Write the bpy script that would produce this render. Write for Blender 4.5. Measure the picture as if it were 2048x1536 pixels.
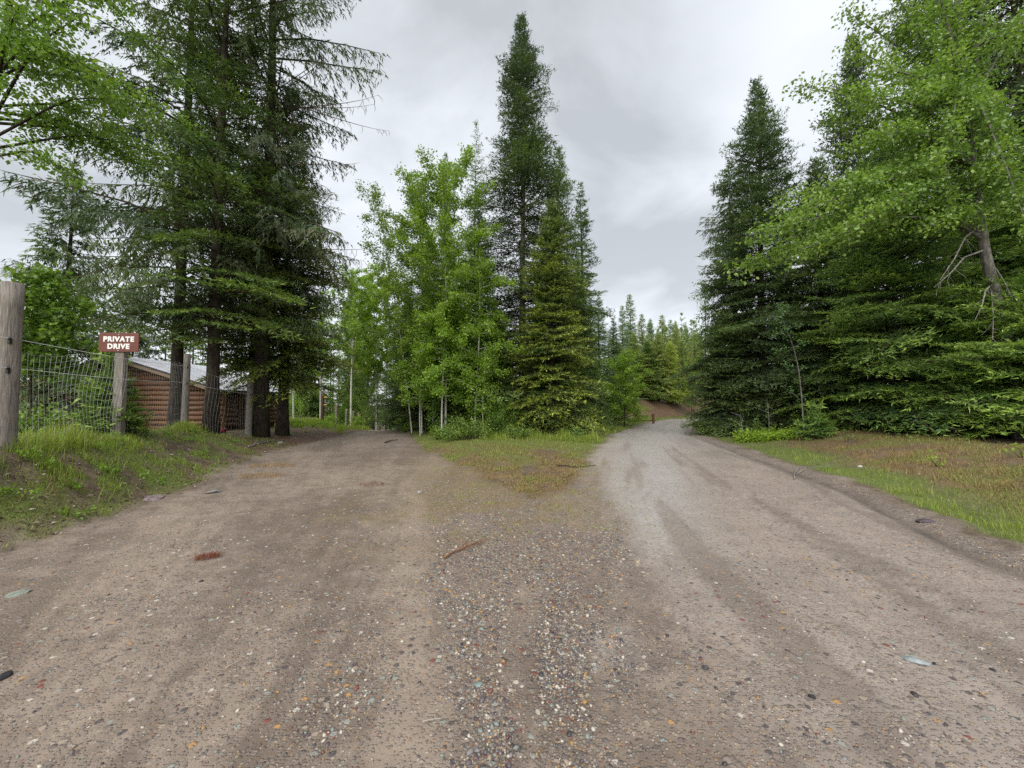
import bpy, math, random
import numpy as np
from mathutils import Vector, Matrix

for _o in list(bpy.data.objects):
    bpy.data.objects.remove(_o)
S = bpy.context.scene
COL = S.collection
RAD = math.radians

# ------------------------------------------------------------------ camera
F = 800.0            # focal length in photo pixels (photo is 2048 wide)
PITCH = RAD(2.72)
EYE = 1.6
cam_d = bpy.data.cameras.new('camera')
cam_d.sensor_width = 36.0
cam_d.lens = F / 2048 * 36
cam_d.clip_start = 0.05
cam_d.clip_end = 3000
cam = bpy.data.objects.new('camera', cam_d)
COL.objects.link(cam)
cam.location = (0, 0, EYE)
cam.rotation_euler = (RAD(90) + PITCH, 0, 0)
S.camera = cam

# ------------------------------------------------------------------ sky and sun (overcast)
SUN_EL, SUN_AZ = RAD(48), RAD(-163)       # high, behind the left shoulder
W = bpy.data.worlds.new('World')
S.world = W
W.use_nodes = True
nt = W.node_tree
nt.nodes.clear()
out = nt.nodes.new('ShaderNodeOutputWorld')
bg = nt.nodes.new('ShaderNodeBackground')
bg.inputs['Strength'].default_value = 0.062
nt.links.new(bg.outputs[0], out.inputs[0])
nish = nt.nodes.new('ShaderNodeTexSky')
nish.sky_type = 'NISHITA'
nish.sun_disc = False
nish.sun_elevation = SUN_EL
nish.sun_rotation = SUN_AZ
tc = nt.nodes.new('ShaderNodeTexCoord')
sep = nt.nodes.new('ShaderNodeSeparateXYZ')
nt.links.new(tc.outputs['Generated'], sep.inputs[0])


def nmath(tree, op, a, b=None, c=None):
    n = tree.nodes.new('ShaderNodeMath')
    n.operation = op
    for i, v in enumerate((a, b, c)):
        if v is None:
            continue
        if isinstance(v, (int, float)):
            n.inputs[i].default_value = v
        else:
            tree.links.new(v, n.inputs[i])
    return n.outputs[0]


zz = nmath(nt, 'ADD', nmath(nt, 'ABSOLUTE', sep.outputs[2]), 0.22)
cmb = nt.nodes.new('ShaderNodeCombineXYZ')
nt.links.new(nmath(nt, 'DIVIDE', sep.outputs[0], zz), cmb.inputs[0])
nt.links.new(nmath(nt, 'DIVIDE', sep.outputs[1], zz), cmb.inputs[1])
cmb.inputs[2].default_value = 3.1


def wnoise(scale, detail, rough, dist=0.0, off=(0, 0, 0)):
    mp = nt.nodes.new('ShaderNodeMapping')
    mp.inputs['Location'].default_value = off
    nt.links.new(cmb.outputs[0], mp.inputs[0])
    n = nt.nodes.new('ShaderNodeTexNoise')
    n.inputs['Scale'].default_value = scale
    n.inputs['Detail'].default_value = detail
    n.inputs['Roughness'].default_value = rough
    n.inputs['Distortion'].default_value = dist
    nt.links.new(mp.outputs[0], n.inputs['Vector'])
    return n.outputs['Fac']


big = wnoise(0.75, 3, 0.5, 0.3, (1.7, 0.35, 0.0))
fine = wnoise(2.2, 6, 0.55, 0.4, (4.2, 1.3, 0.0))
val = nmath(nt, 'ADD', nmath(nt, 'MULTIPLY', big, 0.72), nmath(nt, 'MULTIPLY', fine, 0.28))
ramp = nt.nodes.new('ShaderNodeValToRGB')
e = ramp.color_ramp.elements
e[0].position, e[0].color = 0.38, (2.9, 3.06, 3.22, 1)
e[1].position, e[1].color = 0.60, (5.5, 5.72, 6.05, 1)
m_ = ramp.color_ramp.elements.new(0.48)
m_.color = (4.4, 4.6, 4.85, 1)
nt.links.new(val, ramp.inputs[0])
# a little lighter towards the horizon, as seen under the cloud base
hz = nmath(nt, 'POWER', nmath(nt, 'SUBTRACT', 1.0, nmath(nt, 'MINIMUM', nmath(nt, 'ABSOLUTE', sep.outputs[2]), 1.0)), 5.0)
mixh = nt.nodes.new('ShaderNodeMixRGB')
nt.links.new(nmath(nt, 'MULTIPLY', hz, 0.6), mixh.inputs[0])
nt.links.new(ramp.outputs[0], mixh.inputs[1])
mixh.inputs[2].default_value = (5.6, 5.7, 6.1, 1)
mixn = nt.nodes.new('ShaderNodeMixRGB')
mixn.inputs[0].default_value = 0.94
nt.links.new(nish.outputs[0], mixn.inputs[1])
nt.links.new(mixh.outputs[0], mixn.inputs[2])
nt.links.new(mixn.outputs[0], bg.inputs['Color'])

sun_d = bpy.data.lights.new('sun', 'SUN')
sun_d.energy = 1.5
sun_d.angle = RAD(70)
sun_d.color = (1.0, 0.97, 0.92)
sun = bpy.data.objects.new('sun', sun_d)
COL.objects.link(sun)
sun.location = (0, 0, 60)
# sun_rotation 0 = +Y, clockwise seen from above
sd = Vector((math.sin(SUN_AZ) * math.cos(SUN_EL), math.cos(SUN_AZ) * math.cos(SUN_EL), math.sin(SUN_EL)))
sun.rotation_euler = (-sd).to_track_quat('-Z', 'Y').to_euler()

S.view_settings.view_transform = 'Standard'
S.view_settings.look = 'None'
S.view_settings.gamma = 1.0
S.view_settings.use_curve_mapping = False
S.view_settings.exposure = 1.7
S.render.engine = 'CYCLES'
S.cycles.max_bounces = 6
S.cycles.diffuse_bounces = 4
S.cycles.glossy_bounces = 2
S.cycles.transmission_bounces = 4
S.cycles.caustics_reflective = False
S.cycles.caustics_refractive = False
S.cycles.use_denoising = False


# ------------------------------------------------------------------ helpers
def at(px, py, d):
    """photo pixel at forward distance d -> world point"""
    v = (768 - py) / F
    u = (px - 1024) / F
    s = d / (math.cos(PITCH) - math.sin(PITCH) * v)
    return Vector((u * s, d, EYE + s * (math.sin(PITCH) + math.cos(PITCH) * v)))


def hash2(ix, iy, seed):
    n = (ix.astype(np.int64) * 374761393 + iy.astype(np.int64) * 668265263 + seed * 974711) & 0xFFFFFFFF
    n = ((n ^ (n >> 13)) * 1274126177) & 0xFFFFFFFF
    n = (n ^ (n >> 16)) & 0xFFFF
    return n / 65535.0


def vnoise(x, y, seed=0):
    x = np.asarray(x, float)
    y = np.asarray(y, float)
    ix, iy = np.floor(x), np.floor(y)
    fx, fy = x - ix, y - iy
    fx = fx * fx * (3 - 2 * fx)
    fy = fy * fy * (3 - 2 * fy)
    a = hash2(ix, iy, seed)
    b = hash2(ix + 1, iy, seed)
    c = hash2(ix, iy + 1, seed)
    d = hash2(ix + 1, iy + 1, seed)
    return (a * (1 - fx) + b * fx) * (1 - fy) + (c * (1 - fx) + d * fx) * fy


def fbm(x, y, scale, seed=0, octv=4):
    s, a, t = 0.0, 1.0, 0.0
    for k in range(octv):
        s = s + a * vnoise(np.asarray(x) * scale + 17.3 * k, np.asarray(y) * scale - 9.1 * k, seed + k)
        t += a
        a *= 0.5
        scale *= 2.03
    return s / t


def sst(a, b, x):
    t = np.clip((np.asarray(x, float) - a) / (b - a), 0, 1)
    return t * t * (3 - 2 * t)


def prop(o, label=None, cat=None, group=None, kind=None):
    if label:
        o['label'] = label
    if cat:
        o['category'] = cat
    if group:
        o['group'] = group
    if kind:
        o['kind'] = kind
    return o


def empty(name, loc=(0, 0, 0), rz=0.0):
    o = bpy.data.objects.new(name, None)
    COL.objects.link(o)
    o.location = loc
    o.rotation_euler = (0, 0, rz)
    o.empty_display_size = 0.2
    return o


def link(name, me, mats, parent=None):
    o = bpy.data.objects.new(name, me)
    COL.objects.link(o)
    for m in (mats if isinstance(mats, (list, tuple)) else [mats]):
        if len(me.materials) < (len(mats) if isinstance(mats, (list, tuple)) else 1):
            me.materials.append(m)
    if parent is not None:
        o.parent = parent
    return o


def mesh_tris(name, V, T, attrs=None, mat_idx=None, smooth=False):
    """fast mesh from numpy arrays; attrs: face float attributes"""
    me = bpy.data.meshes.new(name)
    V = np.ascontiguousarray(V, np.float32)
    T = np.ascontiguousarray(T, np.int32)
    n, k = T.shape
    me.vertices.add(len(V))
    me.vertices.foreach_set('co', V.ravel())
    me.loops.add(n * k)
    me.loops.foreach_set('vertex_index', T.ravel())
    me.polygons.add(n)
    me.polygons.foreach_set('loop_start', np.arange(0, n * k, k, dtype=np.int32))
    if mat_idx is not None:
        me.polygons.foreach_set('material_index', np.ascontiguousarray(mat_idx, np.int32))
    me.polygons.foreach_set('use_smooth', np.full(n, bool(smooth)))
    for key, (dom, arr) in (attrs or {}).items():
        a = me.attributes.new(key, 'FLOAT', dom)
        a.data.foreach_set('value', np.ascontiguousarray(arr, np.float32))
    me.update(calc_edges=True)
    return me


class MB:
    """collects quads and triangles of simple solids"""

    def __init__(self):
        self.v, self.f = [], []

    def add(self, vs, fs):
        b = len(self.v)
        self.v += [tuple(p) for p in vs]
        self.f += [tuple(b + i for i in q) for q in fs]

    def box(self, c, s, rot=None, taper=1.0):
        vs = []
        for z in (-1, 1):
            for y in (-1, 1):
                for x in (-1, 1):
                    k = taper if z > 0 else 1.0
                    p = Vector((x * s[0] / 2 * k, y * s[1] / 2 * k, z * s[2] / 2))
                    if rot is not None:
                        p = rot @ p
                    vs.append(p + Vector(c))
        self.add(vs, [(0, 2, 3, 1), (4, 5, 7, 6), (0, 1, 5, 4), (2, 6, 7, 3), (0, 4, 6, 2), (1, 3, 7, 5)])

    def tube(self, pts, rads, n=8, caps=True, wob=0.0, rng=random):
        pts = [Vector(p) for p in pts]
        rings = []
        for i, p in enumerate(pts):
            d = (pts[min(i + 1, len(pts) - 1)] - pts[max(i - 1, 0)]).normalized()
            a = Vector((0, 0, 1)) if abs(d.z) < 0.9 else Vector((1, 0, 0))
            u = d.cross(a).normalized()
            w = d.cross(u)
            r = rads[i] if isinstance(rads, (list, tuple)) else rads
            rings.append([p + (u * math.cos(2 * math.pi * k / n) + w * math.sin(2 * math.pi * k / n)) * r * (1 + wob * (rng.random() - 0.5)) for k in range(n)])
        vs = [q for ring in rings for q in ring]
        fs = []
        for i in range(len(pts) - 1):
            for k in range(n):
                fs.append((i * n + k, i * n + (k + 1) % n, (i + 1) * n + (k + 1) % n, (i + 1) * n + k))
        if caps:
            fs.append(tuple(range(n - 1, -1, -1)))
            fs.append(tuple((len(pts) - 1) * n + k for k in range(n)))
        self.add(vs, fs)

    def build(self, name, mat, parent=None, smooth=False):
        me = bpy.data.meshes.new(name)
        me.from_pydata(self.v, [], self.f)
        if smooth:
            for p in me.polygons:
                p.use_smooth = len(p.vertices) < 5
        me.validate()
        return link(name, me, mat, parent)


# ------------------------------------------------------------------ materials
def new_mat(name):
    m = bpy.data.materials.new(name)
    m.use_nodes = True
    m.node_tree.nodes.clear()
    return m, m.node_tree


def nd(t, kind, **kw):
    n = t.nodes.new(kind)
    for k, v in kw.items():
        setattr(n, k, v)
    return n


def setin(t, n, key, v):
    if hasattr(v, 'links') or isinstance(v, bpy.types.NodeSocket):
        t.links.new(v, n.inputs[key])
    else:
        if isinstance(v, (tuple, list)) and len(v) == 3 and n.inputs[key].type == 'RGBA':
            v = (*v, 1)
        n.inputs[key].default_value = v


def mix(t, fac, a, b, mode='MIX'):
    n = nd(t, 'ShaderNodeMixRGB', blend_type=mode)
    setin(t, n, 0, fac)
    setin(t, n, 1, a)
    setin(t, n, 2, b)
    return n.outputs[0]


def noise(t, vec, scale, detail=4, rough=0.55, out='Fac', dist=0.0):
    n = nd(t, 'ShaderNodeTexNoise')
    n.inputs['Scale'].default_value = scale
    n.inputs['Detail'].default_value = detail
    n.inputs['Roughness'].default_value = rough
    n.inputs['Distortion'].default_value = dist
    if vec is not None:
        t.links.new(vec, n.inputs['Vector'])
    return n.outputs[out]


def ramp_f(t, v, a, b):
    n = nd(t, 'ShaderNodeMapRange')
    n.interpolation_type = 'SMOOTHSTEP'
    t.links.new(v, n.inputs['Value'])
    n.inputs['From Min'].default_value = a
    n.inputs['From Max'].default_value = b
    return n.outputs[0]


def coords(t, scale=None, kind='Object'):
    c = nd(t, 'ShaderNodeTexCoord').outputs[kind]
    if scale is None:
        return c
    mp = nd(t, 'ShaderNodeMapping')
    mp.inputs['Scale'].default_value = scale
    t.links.new(c, mp.inputs[0])
    return mp.outputs[0]


def attr(t, name):
    return nd(t, 'ShaderNodeAttribute', attribute_name=name).outputs['Fac']


def finish(t, col, rough=0.8, bump=None, bump_d=0.01, bump_s=0.6, spec=0.3, metal=0.0):
    o = nd(t, 'ShaderNodeOutputMaterial')
    b = nd(t, 'ShaderNodeBsdfPrincipled')
    setin(t, b, 'Base Color', col)
    setin(t, b, 'Roughness', rough)
    setin(t, b, 'Specular IOR Level', spec)
    setin(t, b, 'Metallic', metal)
    if bump is not None:
        n = nd(t, 'ShaderNodeBump')
        n.inputs['Distance'].default_value = bump_d
        n.inputs['Strength'].default_value = bump_s
        t.links.new(bump, n.inputs['Height'])
        t.links.new(n.outputs[0], b.inputs['Normal'])
    t.links.new(b.outputs[0], o.inputs[0])


def leaf_mat(name, c0, c1, tip, trans=0.35, rough=0.5, gloss=0.25, mottled=0.5):
    """foliage: two greens picked per spray, the new growth in TIP; thin leaves let light through"""
    m, t = new_mat(name)
    tint = attr(t, 'tint')
    col = mix(t, tint, c0, c1)
    info = nd(t, 'ShaderNodeObjectInfo')
    hv = nd(t, 'ShaderNodeHueSaturation')
    t.links.new(col, hv.inputs['Color'])
    hv.inputs['Hue'].default_value = 0.5
    t.links.new(nmath(t, 'ADD', nmath(t, 'MULTIPLY', info.outputs['Random'], 0.3), 0.85), hv.inputs['Value'])
    col = mix(t, attr(t, 'tip'), hv.outputs[0], tip)
    o = nd(t, 'ShaderNodeOutputMaterial')
    b = nd(t, 'ShaderNodeBsdfPrincipled')
    setin(t, b, 'Base Color', col)
    b.inputs['Roughness'].default_value = rough
    b.inputs['Specular IOR Level'].default_value = gloss
    tr = nd(t, 'ShaderNodeBsdfTranslucent')
    tc2 = mix(t, 1.0, col, (1.15, 1.2, 0.6), 'MULTIPLY')
    t.links.new(tc2, tr.inputs['Color'])
    mx = nd(t, 'ShaderNodeMixShader')
    mx.inputs[0].default_value = trans
    t.links.new(b.outputs[0], mx.inputs[1])
    t.links.new(tr.outputs[0], mx.inputs[2])
    t.links.new(mx.outputs[0], o.inputs[0])
    return m


def bark_mat(name, c0, c1, sc=(6, 6, 1.2), bd=0.02, moss=0.0):
    m, t = new_mat(name)
    v = coords(t, sc)
    n = noise(t, v, 3.0, 6, 0.65, dist=0.6)
    n2 = noise(t, coords(t), 0.9, 3)
    col = mix(t, ramp_f(t, n, 0.35, 0.68), c0, c1)
    col = mix(t, ramp_f(t, n2, 0.5, 0.75), col, tuple(x * 0.6 for x in c1))
    if moss:
        col = mix(t, nmath(t, 'MULTIPLY', ramp_f(t, noise(t, coords(t), 2.3, 4), 0.5, 0.7), moss), col, (0.08, 0.09, 0.04))
    finish(t, col, 0.9, n, bd, 0.9, 0.15)
    return m


MAT = {}
MAT['fir'] = leaf_mat('fir_needles', (0.056, 0.104, 0.037), (0.127, 0.193, 0.049), (0.26, 0.385, 0.065), 0.32, 0.45, 0.3)
MAT['tipfir'] = leaf_mat('yellow_tipped_needles', (0.040, 0.080, 0.030), (0.095, 0.155, 0.045), (0.42, 0.47, 0.06), 0.28, 0.45, 0.3)
MAT['cotton'] = leaf_mat('cottonwood_leaves', (0.092, 0.175, 0.036), (0.185, 0.290, 0.058), (0.36, 0.47, 0.085), 0.4, 0.38, 0.45)
MAT['darkfir'] = leaf_mat('dark_fir_needles', (0.049, 0.086, 0.042), (0.102, 0.155, 0.056), (0.247, 0.331, 0.073), 0.32, 0.45, 0.3)
MAT['cedar'] = leaf_mat('cedar_sprays', (0.052, 0.095, 0.046), (0.125, 0.180, 0.070), (0.17, 0.155, 0.08), 0.32, 0.5, 0.3)
MAT['spruce'] = leaf_mat('spruce_needles', (0.078, 0.156, 0.058), (0.177, 0.274, 0.073), (0.409, 0.576, 0.088), 0.32, 0.45, 0.3)
MAT['hazy_bluefir'] = leaf_mat('grey_green_haze_needles', (0.122, 0.204, 0.125), (0.215, 0.301, 0.159), (0.359, 0.449, 0.185), 0.32, 0.5, 0.3)  # distance haze painted into the needle colour
MAT['larch'] = leaf_mat('larch_needles', (0.22, 0.29, 0.06), (0.34, 0.40, 0.085), (0.33, 0.41, 0.09), 0.35, 0.5, 0.25)
MAT['olive'] = leaf_mat('hazy_pine_needles', (0.151, 0.217, 0.069), (0.259, 0.316, 0.093), (0.403, 0.449, 0.118), 0.32, 0.5, 0.25)  # needles paled in the colour itself to suggest far haze
MAT['birch'] = leaf_mat('birch_leaves', (0.138, 0.254, 0.030), (0.250, 0.385, 0.046), (0.403, 0.521, 0.061), 0.45, 0.4, 0.4)
MAT['maple'] = leaf_mat('broad_leaves', (0.093, 0.186, 0.030), (0.186, 0.307, 0.049), (0.340, 0.447, 0.066), 0.42, 0.4, 0.4)
MAT['lime'] = leaf_mat('fresh_leaves', (0.189, 0.306, 0.035), (0.294, 0.418, 0.050), (0.378, 0.490, 0.060), 0.5, 0.4, 0.35)
MAT['aspen'] = leaf_mat('aspen_leaves', (0.095, 0.22, 0.065), (0.17, 0.31, 0.10), (0.24, 0.38, 0.11), 0.4, 0.4, 0.45)
MAT['shrub'] = leaf_mat('shrub_leaves', (0.095, 0.182, 0.040), (0.204, 0.295, 0.050), (0.324, 0.386, 0.056), 0.4, 0.4, 0.4)
MAT['grass'] = leaf_mat('grass_blades', (0.143, 0.216, 0.031), (0.286, 0.360, 0.055), (0.36, 0.31, 0.13), 0.4, 0.5, 0.3)
MAT['bark'] = bark_mat('conifer_bark', (0.020, 0.016, 0.013), (0.070, 0.055, 0.044), moss=0.4)
MAT['greybark'] = bark_mat('grey_bark', (0.075, 0.068, 0.06), (0.22, 0.205, 0.185), moss=0.3)
MAT['deadwood'] = bark_mat('dead_wood', (0.10, 0.09, 0.08), (0.30, 0.28, 0.25))
MAT['twig'] = bark_mat('twig_bark', (0.035, 0.024, 0.017), (0.085, 0.06, 0.045))


def birch_bark():
    m, t = new_mat('birch_bark')
    n = noise(t, coords(t, (2, 2, 14)), 2.2, 4, 0.6)
    n2 = noise(t, coords(t), 1.6, 3)
    col = mix(t, ramp_f(t, n, 0.60, 0.66), (0.46, 0.44, 0.39), (0.05, 0.045, 0.04))
    col = mix(t, ramp_f(t, n2, 0.52, 0.7), col, (0.20, 0.17, 0.14))
    finish(t, col, 0.7, n, 0.006, 0.5, 0.25)
    return m


MAT['birchbark'] = birch_bark()


def post_mat():
    m, t = new_mat('weathered_post_wood')
    n = noise(t, coords(t, (30, 30, 1.6)), 2.5, 6, 0.7, dist=0.4)
    n2 = noise(t, coords(t), 6, 4)
    col = mix(t, ramp_f(t, n, 0.3, 0.7), (0.075, 0.063, 0.054), (0.265, 0.24, 0.21))
    col = mix(t, nmath(t, 'MULTIPLY', ramp_f(t, n2, 0.5, 0.7), 0.55), col, (0.19, 0.16, 0.12))
    col = mix(t, nmath(t, 'MULTIPLY', ramp_f(t, noise(t, coords(t), 2.4, 5), 0.52, 0.68), 0.4), col, (0.13, 0.14, 0.075))
    finish(t, col, 0.85, n, 0.008, 0.8, 0.2)
    return m


MAT['post'] = post_mat()


def plain(name, col, rough=0.6, spec=0.4, metal=0.0, var=0.15, sc=8.0):
    m, t = new_mat(name)
    n = noise(t, coords(t), sc, 4)
    c = mix(t, n, tuple(x * (1 - var) for x in col), tuple(min(1, x * (1 + var)) for x in col))
    finish(t, c, rough, n, 0.003, 0.3, spec, metal)
    return m


MAT['wire'] = plain('galvanised_wire', (0.36, 0.36, 0.36), 0.45, 0.5, 0.3)
MAT['rope'] = plain('white_electric_rope', (0.7, 0.7, 0.7), 0.6)
MAT['black'] = plain('black_plastic', (0.015, 0.015, 0.016), 0.35, 0.5)
MAT['yellow'] = plain('yellow_plastic', (0.75, 0.42, 0.02), 0.4, 0.5)
MAT['signbrown'] = plain('brown_sign_paint', (0.125, 0.035, 0.022), 0.5, 0.4, var=0.12, sc=14)
MAT['signwhite'] = plain('white_letter_paint', (0.74, 0.72, 0.68), 0.6, 0.3, var=0.08, sc=20)
MAT['bolt'] = plain('bolt_steel', (0.45, 0.45, 0.45), 0.35, 0.5, 0.8)


def log_mat():
    m, t = new_mat('varnished_log')
    info = nd(t, 'ShaderNodeObjectInfo')
    n = noise(t, coords(t, (0.8, 14, 14)), 2.0, 5, 0.6, dist=0.5)
    col = mix(t, ramp_f(t, n, 0.3, 0.7), (0.085, 0.042, 0.021), (0.225, 0.12, 0.057))
    col = mix(t, nmath(t, 'MULTIPLY', info.outputs['Random'], 0.35), col, (0.16, 0.065, 0.032))
    finish(t, col, 0.55, n, 0.006, 0.5, 0.35)
    return m


MAT['log'] = log_mat()
MAT['logend'] = plain('log_end_grain', (0.36, 0.19, 0.085), 0.7, 0.2, sc=18)
MAT['chink'] = plain('log_chinking', (0.10, 0.055, 0.03), 0.9, 0.1)
MAT['fascia'] = plain('fascia_board', (0.20, 0.15, 0.10), 0.7, 0.3)
MAT['darkwood'] = plain('dark_stained_wood', (0.075, 0.042, 0.024), 0.7, 0.3)
MAT['gatewood'] = plain('red_brown_wood', (0.13, 0.068, 0.04), 0.8, 0.2)
MAT['iron'] = plain('dark_iron', (0.03, 0.03, 0.03), 0.6, 0.4, 0.3)


def roof_mat():
    m, t = new_mat('wet_metal_roof')
    n = noise(t, coords(t), 2.5, 5, 0.6)
    col = mix(t, ramp_f(t, n, 0.35, 0.7), (0.40, 0.42, 0.46), (0.54, 0.52, 0.55))
    finish(t, col, 0.32, n, 0.002, 0.3, 0.5, 0.15)
    return m


MAT['roof'] = roof_mat()


def stone_mat():
    """pebbles and rocks: colour follows the stone's own attribute"""
    m, t = new_mat('wet_river_stone')
    r = nd(t, 'ShaderNodeValToRGB')
    els = [(0.0, (0.040, 0.036, 0.038)), (0.09, (0.085, 0.072, 0.078)), (0.30, (0.165, 0.15, 0.15)), (0.42, (0.25, 0.20, 0.145)),
           (0.54, (0.125, 0.10, 0.08)), (0.64, (0.165, 0.185, 0.165)), (0.74, (0.40, 0.36, 0.30)), (0.84, (0.27, 0.165, 0.065)),
           (0.91, (0.14, 0.055, 0.042)), (0.985, (0.38, 0.355, 0.31))]
    r.color_ramp.interpolation = 'CONSTANT'
    ee = r.color_ramp.elements
    ee[0].position, ee[0].color = 0.0, (*els[0][1], 1)
    ee[1].position, ee[1].color = els[1][0], (*els[1][1], 1)
    for p, c in els[2:]:
        x = ee.new(p)
        x.color = (*c, 1)
    t.links.new(attr(t, 'hue'), r.inputs[0])
    n = noise(t, coords(t), 90, 4, 0.6)
    col = mix(t, n, r.outputs[0], (0.75, 0.75, 0.75), 'MULTIPLY')
    col = mix(t, 0.5, r.outputs[0], col)
    finish(t, col, 0.42, n, 0.001, 0.4, 0.4)
    return m


MAT['stone'] = stone_mat()


def rock_mat(name, col, rough=0.6):
    m, t = new_mat(name)
    n = noise(t, coords(t), 14, 6, 0.65)
    c = mix(t, ramp_f(t, n, 0.3, 0.7), tuple(x * 0.4 for x in col), tuple(min(1, x * 0.85) for x in col))
    finish(t, c, rough, n, 0.006, 0.7, 0.35)
    return m


# ------------------------------------------------------------------ terrain functions
TOE_Y = [-40, 0, 4.3, 5.5, 8.3, 13.5, 17, 20, 24]
TOE_X = [-5.4, -5.4, -5.5, -5.6, -6.4, -7.8, -8.2, -8.6, -9.0]
RE_Y = [-40, 0, 4.2, 7.3, 13.5, 21, 28, 36, 41.5, 46, 52, 60]
RE_X = [4.6, 4.6, 5.4, 6.6, 8.0, 9.7, 12.5, 16.2, 24, 40, 70, 110]
RL_Y = [6.8, 7.6, 8.9, 13.6, 21, 26, 32, 40, 46, 51, 57, 65]
RL_X = [0.4, 1.1, 1.57, 2.8, 5.2, 7.4, 10.4, 15.8, 24, 40, 70, 110]
DR_Y = [6.8, 9.5, 13.6, 17, 21, 30, 90, 120]
DR_X = [0.2, -1.0, -2.96, -4.1, -5.45, -8.1, -27.1, -36.7]
DL_Y = [17, 20, 22, 30, 90, 120]
DL_X = [-8.2, -8.5, -8.55, -10.9, -30.0, -39.5]


def toe(y):
    return np.interp(y, TOE_Y, TOE_X)


def height(x, y):
    x = np.asarray(x, float)
    y = np.asarray(y, float)
    z = np.zeros_like(x + y)
    yy = np.maximum(y, 0.5)
    u = x / yy
    # left bank
    dist = toe(y) - x
    H = np.interp(y, [-30, 5.6, 9, 12.8, 15.8, 20, 40, 70], [1.0, 0.98, 0.88, 0.72, 0.30, 0.22, 0.1, 0.3])
    Wd = np.interp(y, [0, 5.6, 12.8, 16, 30], [1.6, 1.6, 2.8, 3.0, 4.0])
    z = z + H * sst(0, 1, dist / Wd) * (1 - 0.0 * z)
    # the drive falls away behind its crest
    dy = np.maximum(y - 20.5, 0)
    fall = -np.where(dy < 6, dy * dy / 12 * 0.075, (dy - 3) * 0.075)
    fall = np.maximum(fall, -4.6)
    w = sst(-0.20, -0.27, u) * (1 - 0.80 * sst(-0.40, -0.50, u))
    z = z + fall * w
    # main road dips, then a cut bank on the far side of its bend
    z = z - 0.16 * np.exp(-((y - 27) / 4.0) ** 2) * sst(0.1, 0.2, u)
    over = -(np.interp(x, RL_X[2:], RL_Y[2:]) - y)
    zb = 2.0 * sst(1.6, 7.0, over) + 0.03 * np.maximum(over - 7, 0)
    z = z + zb * sst(40, 44, y) * sst(0.22, 0.32, u)
    # gentle rise of the wood between the roads further back
    z = z + 0.02 * np.maximum(y - 40, 0) * (1 - sst(-0.2, -0.10, -np.abs(u - 0.0) * 1.0)) * 0
    # right verge
    dr = x - np.interp(y, RE_Y, RE_X)
    z = z + 0.50 * sst(0.3, 5.0, dr) * (1 - sst(24, 32, y))
    z = z - 0.05 * np.exp(-((dr + 0.55) / 0.16) ** 2) * sst(2, 5, y)
    z = z + 0.02 * np.exp(-((dr + 0.2) / 0.2) ** 2)
    # island swells slightly
    isl = np.minimum(x - np.interp(y, DR_Y, DR_X), np.interp(y, RL_Y, RL_X) - x)
    z = z + 0.10 * sst(0.2, 2.0, isl) * sst(6.8, 9, y)
    g = gravel_mask(x, y)
    z = z + (1 - g) * (0.16 * (fbm(x, y, 1.1, 5) - 0.5) + 0.09 * (fbm(x, y, 4.5, 9) - 0.5))
    z = z + g * (0.05 * (fbm(x, y, 0.5, 3) - 0.5) + 0.014 * (fbm(x, y, 4, 13, 2) - 0.5))
    return z


def gravel_sd(x, y):
    """positive inside the gravel, in metres"""
    near = np.minimum(x - toe(y), np.interp(y, RE_Y, RE_X) - x)
    isl = np.minimum(x - np.interp(y, DR_Y, DR_X), np.interp(y, RL_Y, RL_X) - x)
    isl = np.where(y > 6.8, isl, -3.0 - (6.8 - y))
    isl = np.where((y > 5.5) & (y <= 6.8), -(6.8 - y) - np.abs(x - 0.3) * 0.6, isl)
    d_l = x - np.interp(y, DL_Y, DL_X)
    road = np.minimum(np.interp(y, RE_Y, RE_X) - x, x - np.interp(y, RL_Y, RL_X))
    drive = np.minimum(np.interp(y, DR_Y, DR_X) - x, d_l)
    a = np.minimum(near, -isl)
    b = np.maximum(road, np.where(y < 110, drive, -5))
    return np.where(y < 17, a, b)


def gravel_mask(x, y):
    sd_ = gravel_sd(x, y)
    n = fbm(x, y, 1.3, 31) - 0.5
    n2 = fbm(x, y, 6, 37, 3) - 0.5
    return sst(-0.32, 0.32, sd_ + n * 0.9 + n2 * 0.45)


def gz(x, y):
    return float(height(np.array([x]), np.array([y]))[0])


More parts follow.
